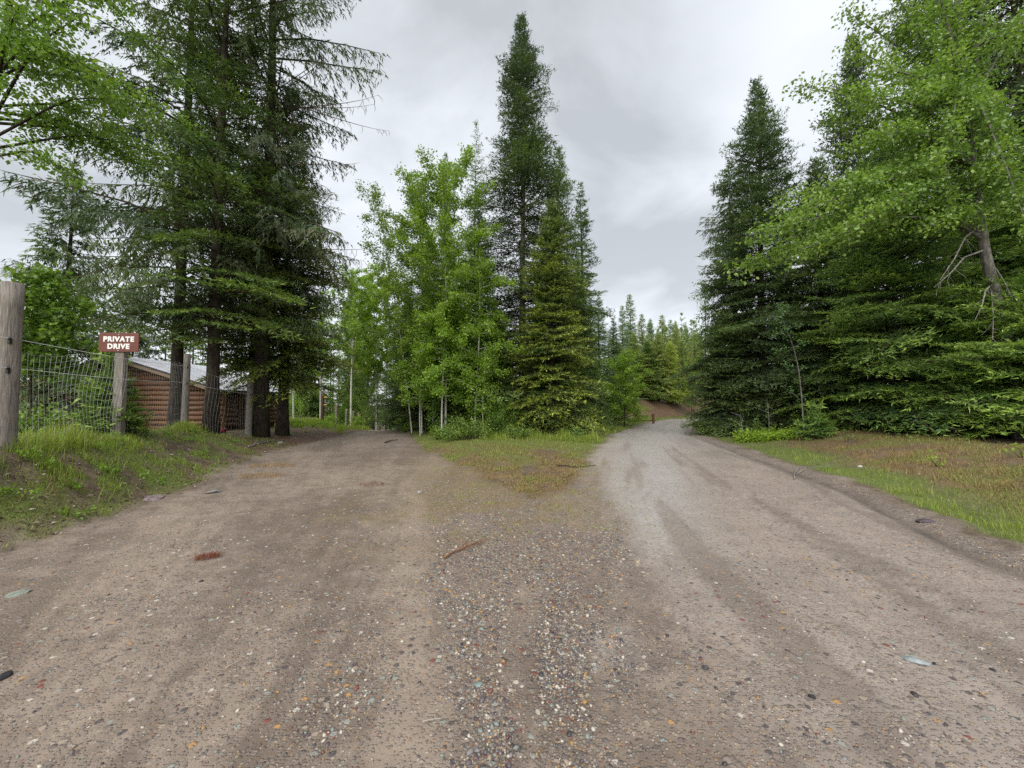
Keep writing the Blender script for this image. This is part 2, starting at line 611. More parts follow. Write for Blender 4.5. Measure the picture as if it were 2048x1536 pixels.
def zones(x, y):
    """material masks of the ground, all 0..1"""
    g = gravel_mask(x, y)
    n1 = fbm(x, y, 0.9, 51)
    n2 = fbm(x, y, 3.1, 57)
    n3 = fbm(x, y, 0.35, 61, 3)
    u = x / np.maximum(y, 0.5)
    dist = toe(y) - x
    dr = x - np.interp(y, RE_Y, RE_X)
    isl = np.minimum(x - np.interp(y, DR_Y, DR_X), np.interp(y, RL_Y, RL_X) - x)
    isl = np.where(y > 6.8, isl, -5)
    left = sst(-0.2, 0.3, dist) * sst(26, 18, y)
    right = sst(0.0, 0.3, dr) * sst(34, 26, y)
    island = sst(-0.3, 0.3, isl)
    # left bank: patchy grass, thicker towards the fence
    gl = left * sst(0.50, 0.62, n1 * 0.5 + n2 * 0.5 + 0.05 * sst(0.3, 1.6, dist) - 0.08 * sst(13, 18, y)) * (1 - 0.85 * sst(3.2, 4.5, dist) * sst(9, 13, y))
    gl = np.maximum(gl, left * 0.6 * sst(0.36, 0.58, n2) * sst(15, 10, y))
    # right verge: a green strip by the road, brown litter above it
    gr = right * np.maximum(sst(1.9, 0.6, dr + (n1 - 0.5) * 2.6 + (n2 - 0.5) * 1.2) * 0.95, sst(0.50, 0.64, n1) * 0.6)
    gr = np.maximum(gr, right * sst(3.6, 4.6, dr) * sst(6.2, 5.2, dr) * 0.6 * sst(0.45, 0.6, n1))
    gi = island * sst(0.35, 0.62, n1 * 0.5 + n2 * 0.3 + 0.26 * sst(9, 17, y))
    gf = sst(24, 30, y) * (1 - g) * sst(0.4, 0.55, n1) * 0.9
    green = np.clip(np.maximum.reduce([gl, gr, gi, gf]), 0, 1)
    st_r = right * sst(0.9, 1.8, dr) * sst(6.5, 5.0, dr) * sst(0.3, 0.55, n2 * 0.6 + n1 * 0.4)
    st_i = island * (1 - 0.4 * sst(13, 18, y)) * sst(0.25, 0.5, n2)
    st_l = left * sst(0.52, 0.68, n2) * 0.5
    straw = np.clip(np.maximum.reduce([st_r, st_i, st_l]), 0, 1)
    red = np.clip(sst(10, 16, y) * sst(24, 20, y) * sst(-1.6, -0.2, toe(y) - x + (n1 - 0.5) * 1.4) * sst(-12.5, -10.5, x), 0, 1) * 0.95
    red = np.maximum(red, left * sst(0.9, -0.2, dist) * 0.6 * sst(0.35, 0.6, n1))
    over = -(np.interp(x, RL_X[2:], RL_Y[2:]) - y)
    bank = sst(1.2, 2.0, over + (n2 - 0.5)) * sst(38, 42, y) * sst(0.22, 0.30, u)
    green = green * (1 - 0.93 * bank)
    straw = np.maximum(straw * (1 - bank), bank * 0.25 * sst(0.5, 0.7, n2))
    red = np.maximum(red, bank)
    # the loose pebble strip between the wheel tracks
    xl = np.interp(y, [0, 1.7, 4.3, 7, 9], [-0.30, -0.38, -0.85, -1.6, -2.2]) + (n1 - 0.5) * 0.5
    xr = np.interp(y, [0, 1.7, 3, 4.3, 7, 9], [0.45, 0.62, 0.95, 1.35, 1.75, 2.0]) + (n1 - 0.5) * 0.5
    strip = sst(-0.12, 0.18, x - xl) * sst(-0.15, 0.22, xr - x) * sst(10.5, 7, y)
    tr1 = np.exp(-((x - np.interp(y, [1.5, 2.4, 4, 6.5], [0.12, 0.05, 0.12, 0.3])) / np.interp(y, [1.5, 6], [0.07, 0.22])) ** 2) * sst(0.45, 0.6, n1)
    tr2 = np.exp(-((x - np.interp(y, [1.5, 2.6, 4], [0.42, 0.55, 0.8])) / 0.16) ** 2) * sst(0.35, 0.5, n2)
    strip = strip * (0.60 + 0.40 * sst(0.38, 0.60, fbm(x, y, 1.9, 77, 3))) * (1 - 0.85 * np.maximum(tr1, tr2 * 0.8))
    lp = sst(0.56, 0.70, fbm(x, y, 1.5, 71)) * np.where(x > 0, 0.20, 0.26)
    lp2 = 0.45 * np.exp(-(((x + 0.95) / 0.22) ** 2 + ((y - 2.3) / 0.5) ** 2)) + 0.30 * np.exp(-(((x + 1.35) / 0.5) ** 2 + ((y - 2.9) / 0.5) ** 2))
    edge_r = 0.8 * np.exp(-((dr + 0.25) / 0.22) ** 2) * sst(3, 4, y)
    loose = np.clip(np.maximum.reduce([strip, lp, lp2, edge_r]), 0, 1) * g
    # wet, packed and shiny wheel path on the main road, also masking painted sheen
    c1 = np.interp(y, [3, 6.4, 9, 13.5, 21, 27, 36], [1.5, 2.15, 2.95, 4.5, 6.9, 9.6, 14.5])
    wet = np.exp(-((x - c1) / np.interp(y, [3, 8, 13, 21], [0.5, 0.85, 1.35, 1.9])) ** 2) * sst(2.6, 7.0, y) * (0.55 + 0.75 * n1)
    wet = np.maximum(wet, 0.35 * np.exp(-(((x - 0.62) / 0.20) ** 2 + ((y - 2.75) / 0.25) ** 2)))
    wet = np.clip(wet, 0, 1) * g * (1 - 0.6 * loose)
    ang = np.arctan2(x + 0.6, y + 1.2)
    sl = fbm(ang * 16, np.hypot(x, y) * 0.30, 1.0, 111, 4)
    cr = 0.5 * (np.interp(y, RL_Y, RL_X) + np.interp(y, RE_Y, RE_X))
    sr = fbm((x - cr) * 2.1, y * 0.22 + 40, 1.0, 117, 4)
    kx = sst(0.6, 1.8, x - 0.02 * y)
    sr = 0.62 * sr + 0.38 * fbm((x - cr) * 7.5, y * 0.35 + 11, 1.0, 119, 4)
    sl = 0.68 * sl + 0.32 * fbm(ang * 55, np.hypot(x, y) * 0.4, 1.0, 113, 4)
    streak = sl * (1 - kx) + sr * kx
    streak = np.clip(0.5 + (streak - 0.5) * 1.7, 0, 1)
    # pale packed wheel track left of the loose strip, and the one the road traffic keeps clean
    pal = np.exp(-((x - np.interp(y, [1.5, 2.2, 3.2, 4.6, 8], [-0.42, -0.56, -0.80, -1.12, -1.9])) / np.interp(y, [1.5, 5], [0.11, 0.30])) ** 2)
    streak = np.clip(streak + 0.42 * pal, 0, 1)
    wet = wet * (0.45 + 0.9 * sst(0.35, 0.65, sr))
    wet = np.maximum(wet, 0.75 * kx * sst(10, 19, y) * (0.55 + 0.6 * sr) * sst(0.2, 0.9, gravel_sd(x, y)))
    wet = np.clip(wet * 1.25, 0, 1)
    moss = sst(0.40, 0.62, n1 * 0.5 + n2 * 0.5 + 0.16 * sst(5.0, 7.0, y)) * np.exp(-((x + 0.1) / (1.0 + 0.14 * y)) ** 2) * sst(3.4, 5.6, y) * sst(16, 10, y)
    moss = np.maximum(moss, 0.7 * sst(0.5, 0.64, n2) * np.exp(-(((x + 2.1) / 1.2) ** 2 + ((y - 6.0) / 1.0) ** 2)))
    dark = np.clip(0.9 * np.exp(-((dr + 0.58) / 0.12) ** 2) * sst(2.5, 5, y) * (0.4 + n2), 0, 1) * g
    return dict(gravel=g, green=green, straw=straw, red=red, loose=loose, wet=wet, moss=moss, dark=dark, streak=streak, main=kx)


def ground_mat():
    m, t = new_mat('ground_surface')
    P = coords(t, None, 'Object')
    n_l = noise(t, P, 0.6, 5, 0.6)
    n_m = noise(t, P, 4.5, 6, 0.65)
    n_f = noise(t, P, 38, 5, 0.7)
    n_x = noise(t, P, 140, 3, 0.6)
    # earth
    soil = mix(t, ramp_f(t, n_m, 0.3, 0.7), (0.052, 0.036, 0.024), (0.145, 0.105, 0.072))
    soil = mix(t, ramp_f(t, n_f, 0.50, 0.72), soil, (0.20, 0.15, 0.10))
    straw = mix(t, ramp_f(t, n_f, 0.32, 0.66), (0.085, 0.050, 0.024), (0.25, 0.175, 0.075))
    straw = mix(t, ramp_f(t, n_m, 0.46, 0.70), straw, (0.070, 0.036, 0.018))
    green = mix(t, ramp_f(t, n_f, 0.3, 0.7), (0.050, 0.075, 0.016), (0.15, 0.20, 0.036))
    red = mix(t, ramp_f(t, n_f, 0.35, 0.7), (0.072, 0.040, 0.026), (0.175, 0.105, 0.070))
    col = mix(t, attr(t, 'red'), soil, red)
    col = mix(t, nmath(t, 'MULTIPLY', attr(t, 'straw'), 0.9), col, straw)
    col = mix(t, nmath(t, 'MULTIPLY', attr(t, 'green'), 0.85), col, green)
    # packed gravel: fine sand with small stones set in it
    sand = mix(t, ramp_f(t, n_m, 0.28, 0.72), (0.168, 0.132, 0.104), (0.265, 0.212, 0.169))
    sand = mix(t, nmath(t, 'MULTIPLY', ramp_f(t, n_l, 0.40, 0.66), 0.7), sand, (0.112, 0.084, 0.063))
    sand = mix(t, nmath(t, 'MULTIPLY', ramp_f(t, n_x, 0.52, 0.66), 0.75), sand, (0.070, 0.055, 0.045))
    sand = mix(t, nmath(t, 'MULTIPLY', ramp_f(t, n_f, 0.57, 0.70), 0.5), sand, (0.30, 0.255, 0.21))

    sand = mix(t, nmath(t, 'MULTIPLY', attr(t, 'main'), 0.55), sand, mix(t, n_m, (0.23, 0.197, 0.174), (0.315, 0.272, 0.243)))
    stk = attr(t, 'streak')
    sand = mix(t, nmath(t, 'MULTIPLY', ramp_f(t, nmath(t, 'ADD', stk, nmath(t, 'MULTIPLY', nmath(t, 'SUBTRACT', n_m, 0.5), 0.5)), 0.52, 0.22), 0.45), sand, (0.085, 0.062, 0.047))
    sand = mix(t, nmath(t, 'MULTIPLY', ramp_f(t, nmath(t, 'ADD', stk, nmath(t, 'MULTIPLY', nmath(t, 'SUBTRACT', n_m, 0.5), 0.5)), 0.55, 0.85), 0.50), sand, (0.26, 0.205, 0.162))

    def cells(scale, seedoff):
        mp = nd(t, 'ShaderNodeMapping')
        mp.inputs['Location'].default_value = (seedoff, seedoff * 0.7, 0)
        t.links.new(P, mp.inputs[0])
        dv = nd(t, 'ShaderNodeVectorMath', operation='ADD')
        nz = nd(t, 'ShaderNodeTexNoise')
        nz.inputs['Scale'].default_value = scale * 0.8
        t.links.new(mp.outputs[0], nz.inputs['Vector'])
        sc = nd(t, 'ShaderNodeVectorMath', operation='SCALE')
        t.links.new(nz.outputs['Color'], sc.inputs[0])
        sc.inputs['Scale'].default_value = 0.35 / scale
        t.links.new(mp.outputs[0], dv.inputs[0])
        t.links.new(sc.outputs[0], dv.inputs[1])
        v = nd(t, 'ShaderNodeTexVoronoi', voronoi_dimensions='2D')
        v.inputs['Scale'].default_value = scale
        v.inputs['Randomness'].default_value = 1.0
        t.links.new(dv.outputs[0], v.inputs['Vector'])
        sx = nd(t, 'ShaderNodeSeparateColor')
        t.links.new(v.outputs['Color'], sx.inputs[0])
        r = nd(t, 'ShaderNodeValToRGB')
        r.color_ramp.interpolation = 'CONSTANT'
        ee = r.color_ramp.elements
        pal = [(0.0, (0.085, 0.072, 0.070)), (0.10, (0.14, 0.115, 0.105)), (0.3, (0.20, 0.165, 0.14)), (0.5, (0.27, 0.215, 0.165)),
               (0.66, (0.16, 0.125, 0.10)), (0.78, (0.215, 0.225, 0.20)), (0.86, (0.40, 0.36, 0.31)), (0.92, (0.34, 0.20, 0.08)), (0.965, (0.17, 0.06, 0.045))]
        ee[0].position, ee[0].color = 0, (*pal[0][1], 1)
        ee[1].position, ee[1].color = pal[1][0], (*pal[1][1], 1)
        for p, c in pal[2:]:
            x = ee.new(p)
            x.color = (*c, 1)
        t.links.new(sx.outputs[0], r.inputs[0])
        body = nmath(t, 'SUBTRACT', 1.0, ramp_f(t, v.outputs['Distance'], 0.30, 0.62))
        return r.outputs[0], body, sx.outputs[1]

    c1, b1, s1 = cells(62, 0.0)
    c2, b2, s2 = cells(27, 3.3)
    loose = attr(t, 'loose')
    # share of cells that are stones grows with how loose the gravel lies
    thr = nmath(t, 'ADD', nmath(t, 'MULTIPLY', loose, 0.60), 0.38)
    on1 = nmath(t, 'MULTIPLY', nmath(t, 'LESS_THAN', s1, thr), b1)
    thr2 = nmath(t, 'ADD', nmath(t, 'MULTIPLY', loose, 0.42), 0.09)
    on2 = nmath(t, 'MULTIPLY', nmath(t, 'LESS_THAN', s2, thr2), b2)
    sandl = mix(t, nmath(t, 'MULTIPLY', loose, 0.6), sand, (0.095, 0.072, 0.054))
    gcol = mix(t, nmath(t, 'MULTIPLY', on1, nmath(t, 'ADD', 0.50, nmath(t, 'MULTIPLY', loose, 0.35))), sandl, c1)
    gcol = mix(t, on2, gcol, c2)
    gcol = mix(t, nmath(t, 'MULTIPLY', attr(t, 'moss'), nmath(t, 'ADD', 0.12, nmath(t, 'MULTIPLY', ramp_f(t, noise(t, P, 17, 6, 0.7), 0.42, 0.60), 0.70))), gcol, mix(t, n_f, (0.12, 0.080, 0.030), (0.25, 0.175, 0.062)))
    gcol = mix(t, nmath(t, 'MULTIPLY', attr(t, 'dark'), 0.95), gcol, (0.070, 0.056, 0.047))
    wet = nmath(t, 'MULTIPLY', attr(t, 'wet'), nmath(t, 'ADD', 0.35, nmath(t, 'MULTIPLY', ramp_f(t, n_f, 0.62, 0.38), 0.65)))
    gcol = mix(t, nmath(t, 'MULTIPLY', wet, 0.62), gcol, (0.42, 0.395, 0.38))  # reflected sky painted in as a paler base colour
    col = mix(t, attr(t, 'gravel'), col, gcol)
    hgt = nmath(t, 'ADD', nmath(t, 'MULTIPLY', on1, 0.5), nmath(t, 'MULTIPLY', on2, 0.6))
    hgt = nmath(t, 'ADD', hgt, nmath(t, 'MULTIPLY', n_f, 0.55))
    hgt = nmath(t, 'MULTIPLY', nmath(t, 'ADD', hgt, nmath(t, 'MULTIPLY', n_x, 0.25)), nmath(t, 'SUBTRACT', 1.0, nmath(t, 'MULTIPLY', wet, 0.88)))
    rough = nmath(t, 'SUBTRACT', 0.78, nmath(t, 'MULTIPLY', wet, 0.40))
    finish(t, col, rough, hgt, 0.014, 0.85, 0.35)
    # damp ground: a little more mirror where it is packed wet
    b = next(n for n in t.nodes if n.type == 'BSDF_PRINCIPLED')
    t.links.new(nmath(t, 'ADD', 0.3, nmath(t, 'MULTIPLY', wet, 0.5)), b.inputs['Specular IOR Level'])
    t.links.new(wet, b.inputs['Coat Weight'])
    b.inputs['Coat Roughness'].default_value = 0.34
    b.inputs['Coat IOR'].default_value = 1.5
    return m


MAT['ground'] = ground_mat()


def build_ground():
    rr = [0.0]
    r = 0.55
    while r < 900:
        rr.append(r)
        r *= 1.0235 if r < 30 else (1.035 if r < 120 else 1.12)
    rr = np.array(rr[1:])
    a1 = np.arange(-66, 66.001, 0.26)
    a2 = np.arange(69, 291.001, 3.0)
    ang = np.radians(np.concatenate([a1, a2]))      # from +Y, clockwise
    A, Rr = np.meshgrid(ang, rr)
    X = np.sin(A) * Rr
    Y = np.cos(A) * Rr
    na, nr = len(ang), len(rr)
    x, y = X.ravel(), Y.ravel()
    z = height(x, y)
    V = np.stack([x, y, z], 1)
    V = np.concatenate([V, [[0, 0, gz(0, 0)]]])
    i = np.arange(nr - 1)[:, None] * na
    j = np.arange(na)[None, :]
    j2 = (j + 1) % na
    Q = np.stack([i + j, i + na + j, i + na + j2, i + j2], -1).reshape(-1, 4)
    xs, ys = V[:, 0], V[:, 1]
    zn = zones(xs, ys)
    cx = xs[Q].mean(1)
    cy = ys[Q].mean(1)
    sdq = gravel_sd(cx, cy)
    isg = sdq > -0.35
    xi = np.interp(cy, [0, 1.7, 4.3, 6.8, 7.5], [-0.3, -0.38, -0.85, -0.2, 0.3])
    drv = isg & (cx < np.where(cy > 6.8, np.interp(cy, DR_Y, DR_X) + 0.36, xi))
    road = isg & ~drv
    res = {}
    for name, sel in (('ground', ~isg), ('driveway', drv), ('gravel_road', road)):
        q = Q[sel]
        if name == 'gravel_road':
            # the disc under the camera
            tri = np.array([[len(V) - 1, k, (k + 1) % na] for k in range(na)])
        used = np.unique(q)
        if name == 'gravel_road':
            used = np.unique(np.concatenate([used, tri.ravel()]))
        remap = np.full(len(V), -1)
        remap[used] = np.arange(len(used))
        T = remap[q]
        me = bpy.data.meshes.new(name)
        if name == 'gravel_road':
            tt = remap[tri]
            T3 = np.concatenate([T[:, [0, 1, 2]], T[:, [0, 2, 3]], tt[:, [0, 2, 1]]])
        else:
            T3 = np.concatenate([T[:, [0, 1, 2]], T[:, [0, 2, 3]]])
        T3 = T3[:, ::-1]
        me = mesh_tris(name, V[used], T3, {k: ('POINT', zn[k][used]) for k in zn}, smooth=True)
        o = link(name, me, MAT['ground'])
        o['kind'] = 'structure'
        res[name] = o
    return res


GROUND = build_ground()


# ------------------------------------------------------------------ conifers
def unit(v):
    return v / np.maximum(np.linalg.norm(v, axis=-1, keepdims=True), 1e-9)


def bough(L, rng, style):
    """one branch growing along +X: returns verts, tris, tip, mat(0 leaf,1 wood)"""
    droop = style.get('droop', 0.22)
    rise = style.get('rise', 0.10)
    hang = style.get('hang', 0.1)
    nl, nw = style.get('nl', 0.085), style.get('nw', 0.028)
    dens = style.get('dens', 26.0)      # needle clumps per metre of twig
    bare = style.get('bare', 0.12)
    flat = style.get('flat', 0.5)

    def main(t):
        t = np.asarray(t, float)
        return np.stack([L * t * (1 - 0.06 * t), 0 * t + 0.05 * L * np.sin(t * 3 + ph), L * (rise * t - droop * t * t) + L * style.get('hook', 0.0) * t ** 4], -1)

    ph = rng.uniform(0, 6)
    twigs = []          # p0, p1, tipness base
    nsec = max(5, int(L * style.get('sec', 11)))
    for k in range(nsec):
        t0 = bare + (1 - bare) * (k + rng.uniform(0, 0.8)) / nsec
        p0 = main(t0)
        side = 1 if k % 2 else -1
        l2 = L * style.get('seclen', 0.42) * (1 - t0) ** 0.7 + 0.16
        l2 *= rng.uniform(0.6, 1.15)
        a = RAD(rng.uniform(38, 62))
        d = np.array([math.cos(a), side * math.sin(a), -hang * rng.uniform(0.4, 1.6) + 0.08])
        d /= np.linalg.norm(d)
        segs = 3 if l2 > 0.35 else 2
        q = p0
        dd = d.copy()
        for s in range(segs):
            q1 = q + dd * l2 / segs
            twigs.append((q, q1, (s + 0.5) / segs))
            if l2 > 0.32:
                for sg in (1, -1):
                    if rng.random() < 0.8:
                        c_, s_ = math.cos(RAD(45) * sg), math.sin(RAD(45) * sg)
                        d3 = np.array([dd[0] * c_ - dd[1] * s_, dd[0] * s_ + dd[1] * c_, dd[2] - hang * 0.5])
                        d3 /= np.linalg.norm(d3)
                        l3 = l2 * rng.uniform(0.22, 0.42) * (1.15 - 0.25 * s)
                        st_ = q + dd * l2 / segs * rng.random()
                        twigs.append((st_, st_ + d3 * l3, 0.75))
            dd = dd + np.array([0, 0, -hang * 0.5 - 0.04])
            dd /= np.linalg.norm(dd)
            q = q1
    ts = np.linspace(bare, 1, 5)
    for a_, b_ in zip(ts[:-1], ts[1:]):
        twigs.append((main(a_), main(b_), (a_ + b_) / 2 if b_ < 1 else 1.0))
    P0 = np.array([w[0] for w in twigs])
    P1 = np.array([w[1] for w in twigs])
    tp = np.array([w[2] for w in twigs])
    ln = np.linalg.norm(P1 - P0, axis=1)
    N = int(style['N'] * L ** 1.45) + 8
    idx = rng.choice(len(twigs), N, p=ln / ln.sum())
    n = len(idx)
    s = rng.random(n)
    base = P0[idx] + (P1 - P0)[idx] * s[:, None]
    ax = unit((P1 - P0)[idx])
    sidev = unit(np.cross(ax, np.array([0, 0, 1.0])) + 1e-6)
    upv = np.cross(sidev, ax)
    roll = rng.uniform(0, 2 * np.pi, n)
    rr_ = np.stack([np.cos(roll), np.sin(roll) * flat + 0.15], 1)
    outv = unit(sidev * rr_[:, :1] + upv * rr_[:, 1:])
    if hang > 0.4:
        outv = unit(outv + np.array([0, 0, -hang]))
    dirn = unit(ax * rng.uniform(0.6, 1.3, n)[:, None] + outv)
    nlv = (nl * rng.uniform(0.65, 1.25, n))[:, None]
    wv = unit(np.cross(dirn, unit(rng.normal(size=(n, 3)) * 0.5 + upv))) * (nw * rng.uniform(0.7, 1.3, n))[:, None] * 0.5
    mid = base + dirn * nlv * 0.55
    a = base
    b = mid + wv
    c = base + dirn * nlv
    d = mid - wv
    if style.get('quad', False):
        V = np.stack([a, b, c, d], 1).reshape(-1, 3)
        k4 = np.arange(n)[:, None] * 4
        T = np.concatenate([k4 + [0, 1, 2], k4 + [0, 2, 3]])
        rep = 2
    else:
        V = np.stack([a + wv, c, a - wv], 1).reshape(-1, 3)
        T = np.arange(n)[:, None] * 3 + [0, 1, 2]
        rep = 1
    glob = base[:, 0] / L
    tipv = np.clip((tp[idx] * 0.6 + s * 0.4 - 0.36) * 2.0, 0, 1) * np.clip(glob * 1.9 - 0.25, 0.0, 1)
    tipv = tipv ** 1.5
    tip = np.tile(tipv, rep)
    M = np.zeros(len(T), int)
    # wood
    wb = MB()
    tt = np.linspace(0, 0.95, 4 if L > 1 and style['N'] > 20 else 2)
    wb.tube([main(v) for v in tt], [max(0.004, 0.011 * L * (1 - 0.85 * v)) for v in tt], 3, False)
    if L > 1.2 and style['N'] > 20:
        for w in twigs[::7]:
            wb.tube([w[0], w[1]], [0.006, 0.003], 3, False)
    WV = np.array(wb.v)
    WF = np.array([f for f in wb.f if len(f) == 4])
    WT = np.concatenate([WF[:, [0, 1, 2]], WF[:, [0, 2, 3]]]) + len(V)
    V = np.concatenate([V, WV])
    T = np.concatenate([T, WT])
    tip = np.concatenate([tip, np.zeros(len(WT))])
    M = np.concatenate([M, np.ones(len(WT), int)])
    return V, T, tip, M


LIB = {}


def bough_lib(key, style, seed):
    if key not in LIB:
        rng = np.random.default_rng(seed)
        LIB[key] = {L: [bough(L, rng, style) for _ in range(4 if L > 0.7 else 3)] for L in (0.45, 0.9, 1.6, 2.6, 3.8)}
    return LIB[key]


def rot_frame(az, el, roll):
    x = np.array([math.cos(az) * math.cos(el), math.sin(az) * math.cos(el), math.sin(el)])
    y = np.array([-math.sin(az), math.cos(az), 0])
    z = np.cross(x, y)
    c, s = math.cos(roll), math.sin(roll)
    y2 = y * c + z * s
    z2 = -y * s + z * c
    return np.stack([x, y2, z2], 1)


class Geo:
    def __init__(self):
        self.V, self.T, self.tip, self.tint, self.M, self.n = [], [], [], [], [], 0

    def put(self, tpl, R, sc, p, tint, tipk):
        V, T, tip, M = tpl
        self.V.append((V * sc) @ R.T + p)
        self.T.append(T + self.n)
        self.n += len(V)
        self.tip.append(tip * tipk)
        self.tint.append(np.full(len(T), tint))
        self.M.append(M)

    def mesh(self, name):
        tint = np.clip(np.concatenate(self.tint), 0, 1)
        return mesh_tris(name, np.concatenate(self.V), np.concatenate(self.T),
                         {'tip': ('FACE', np.concatenate(self.tip)), 'tint': ('FACE', tint)}, np.concatenate(self.M))


def conifer_geo(G, lib, rng, H, R, base=0.6, n=240, power=0.85, gap=0.25, lump=0.25, up_top=50, low_el=-12, tip_low=1.0, tip_high=0.35,
                lean=(0, 0), org=(0, 0, 0), rmin=0.12, side=None, top_dense=1.0):
    """boughs of one conifer into G"""
    org = np.array(org, float)
    lens = sorted(lib)
    ph = rng.uniform(0, 6.28)
    golden = 2.39996
    skip = 0
    for k in range(n):
        t = (k + rng.random()) / n
        t = 1 - (1 - t) ** (1.0 / top_dense) if top_dense != 1.0 else t
        z = base + (H - base) * t
        az = ph + k * golden + rng.normal(0, 0.25)
        prof = (1 - t) ** power
        lum = 1 + lump * (math.sin(3 * az + 9 * t + ph) * 0.5 + math.sin(23 * t + ph * 3) * 0.5)
        L = R * prof * lum * rng.uniform(0.6, 1.28) + rmin
        if t < 0.12:
            L *= 0.72 + 0.28 * t / 0.12
        if side is not None:
            L *= side(az, t)
        if rng.random() < gap * (0.4 + 0.6 * t):
            if rng.random() < 0.5:
                continue
            L *= 0.55
        if L < 0.1:
            continue
        c = min(lens, key=lambda q: abs(math.log(q / L)))
        tpl = lib[c][rng.integers(len(lib[c]))]
        el = RAD(low_el + (up_top - low_el) * t ** 1.6 + rng.normal(0, 7))
        Rm = rot_frame(az, el, rng.normal(0, 0.22))
        p = org + np.array([lean[0] * t * H, lean[1] * t * H, z])
        sc = L / c
        tint = np.clip(rng.normal(0.45, 0.36), 0, 1)
        tk = (tip_low + (tip_high - tip_low) * t) * rng.uniform(0.45, 1.3)
        G.put(tpl, Rm, sc, p, tint, max(0.0, min(tk, 1)))
    # leader
    tpl = lib[lens[0]][0]
    for k in range(3):
        G.put(tpl, rot_frame(k * 2.1, RAD(82), 0), 1.1, org + np.array([lean[0] * H, lean[1] * H, H - 0.15]), 0.5, tip_high)


def trunk_obj(parent, H, r, mat, rng, lean=(0, 0), sway=0.02, flare=1.35, stubs=0, name='trunk', z0=-0.25, topr=0.12):
    mb = MB()
    n = 12
    pts, rad = [], []
    p1, p2 = rng.uniform(0, 6), rng.uniform(0, 6)
    for k in range(n + 1):
        t = k / n
        z = z0 + (H - z0) * t
        pts.append((lean[0] * t * H + sway * H * 0.3 * math.sin(t * 5 + p1) * t, lean[1] * t * H + sway * H * 0.3 * math.sin(t * 4 + p2) * t, z))
        rad.append(r * ((1 - t) ** 0.9 * (1 - topr) + topr * (1 - t) + 0.006) * (1 + (flare - 1) * max(0, 1 - t * 14)))
    mb.tube(pts, rad, 10, True, 0.10, random)
    for k in range(stubs):
        t = rng.uniform(0.05, 0.45)
        z = z0 + (H - z0) * t
        az = rng.uniform(0, 6.28)
        l = rng.uniform(0.3, 1.4)
        b = Vector((lean[0] * t * H, lean[1] * t * H, z))
        e = b + Vector((math.cos(az) * l, math.sin(az) * l, rng.uniform(-0.35, 0.1) * l))
        mb.tube([b, (b + e) / 2 + Vector((0, 0, 0.05)), e], [0.018, 0.012, 0.004], 4, False)
    return mb.build(name, mat, parent, smooth=True)


STY = {
    'fir': dict(droop=0.20, rise=0.14, hang=0.06, nl=0.165, nw=0.044, N=88, flat=0.45, sec=9),
    'firfine': dict(droop=0.22, rise=0.10, hang=0.10, nl=0.21, nw=0.062, N=48, flat=0.5, sec=7),
    'spruce': dict(droop=0.16, rise=0.10, hang=0.10, nl=0.140, nw=0.036, N=124, flat=0.35, sec=11, hook=0.05),
    'cedar': dict(droop=0.42, rise=0.16, hang=0.75, nl=0.185, nw=0.042, N=80, flat=0.25, sec=9, seclen=0.34, hook=0.16, bare=0.2),
    'far': dict(droop=0.22, rise=0.10, hang=0.10, nl=0.30, nw=0.14, N=17, flat=0.5, sec=6),
    'larch': dict(droop=0.18, rise=0.16, hang=0.12, nl=0.10, nw=0.036, N=85, flat=0.8, sec=7, seclen=0.3),
}


def lib(k):
    return bough_lib(k, STY[k], 11 + sorted(STY).index(k))


PROTO = {}


def conifer(px, d, top, R, label, cat='tree', name='fir_tree', style='fir', mat='fir', seed=0, bark='bark', rtrunk=None, group=None, proto=None, stubs=0, x=None, **kw):
    """one conifer as thing > trunk, crown; PROTO reuses the meshes of an earlier tree"""
    p = at(px, 800, d)
    X = p.x if x is None else x
    Z = gz(X, d)
    H = at(px, top, d).z - Z if top is not None else kw.pop('H')
    kw.pop('H', None)
    rng = np.random.default_rng(1000 + seed)
    o = empty(name, (X, d, Z))
    prop(o, label, cat, group)
    if proto and proto in PROTO:
        H0, R0, tm, cm = PROTO[proto]
        o.rotation_euler = (0, 0, rng.uniform(0, 6.28))
        o.scale = (R / R0, R / R0, H / H0)
        tr = bpy.data.objects.new('trunk', tm)
        COL.objects.link(tr)
        tr.parent = o
        cr = bpy.data.objects.new('crown', cm)
        COL.objects.link(cr)
        cr.parent = o
        if mat and cm.materials[0] != MAT[mat]:
            cr.material_slots[0].link = 'OBJECT'
            cr.material_slots[0].material = MAT[mat]
        return o
    G = Geo()
    conifer_geo(G, lib(style), rng, H, R, **kw)
    tr = trunk_obj(o, H, rtrunk or 0.011 * H + 0.04, MAT[bark], rng, kw.get('lean', (0, 0)), stubs=stubs)
    cr = link('crown', G.mesh('crown'), [MAT[mat], MAT['twig']], o)
    if proto:
        PROTO[proto] = (H, R, tr.data, cr.data)
    return o


# ------------------------------------------------------------------ broadleaf trees
def leaves(base, dirs, rng, size, aspect=0.72, fold=0.25):
    """folded leaf quads at BASE pointing along DIRS"""
    n = len(base)
    d = unit(dirs)
    side = unit(np.cross(d, unit(rng.normal(size=(n, 3)) * 0.55 + np.array([0, 0, 1.0]))))
    nor = np.cross(side, d)
    s = (size * rng.uniform(0.5, 1.3, n))[:, None]
    m = base + d * s * 0.45
    a = base
    c = base + d * s
    b = m + side * s * aspect * 0.5 + nor * s * fold * 0.3
    e_ = m - side * s * aspect * 0.5 + nor * s * fold * 0.3
    V = np.stack([a, b, c, e_], 1).reshape(-1, 3)
    k = np.arange(n)[:, None] * 4
    T = np.concatenate([k + [0, 1, 2], k + [0, 2, 3]])
    return V, T


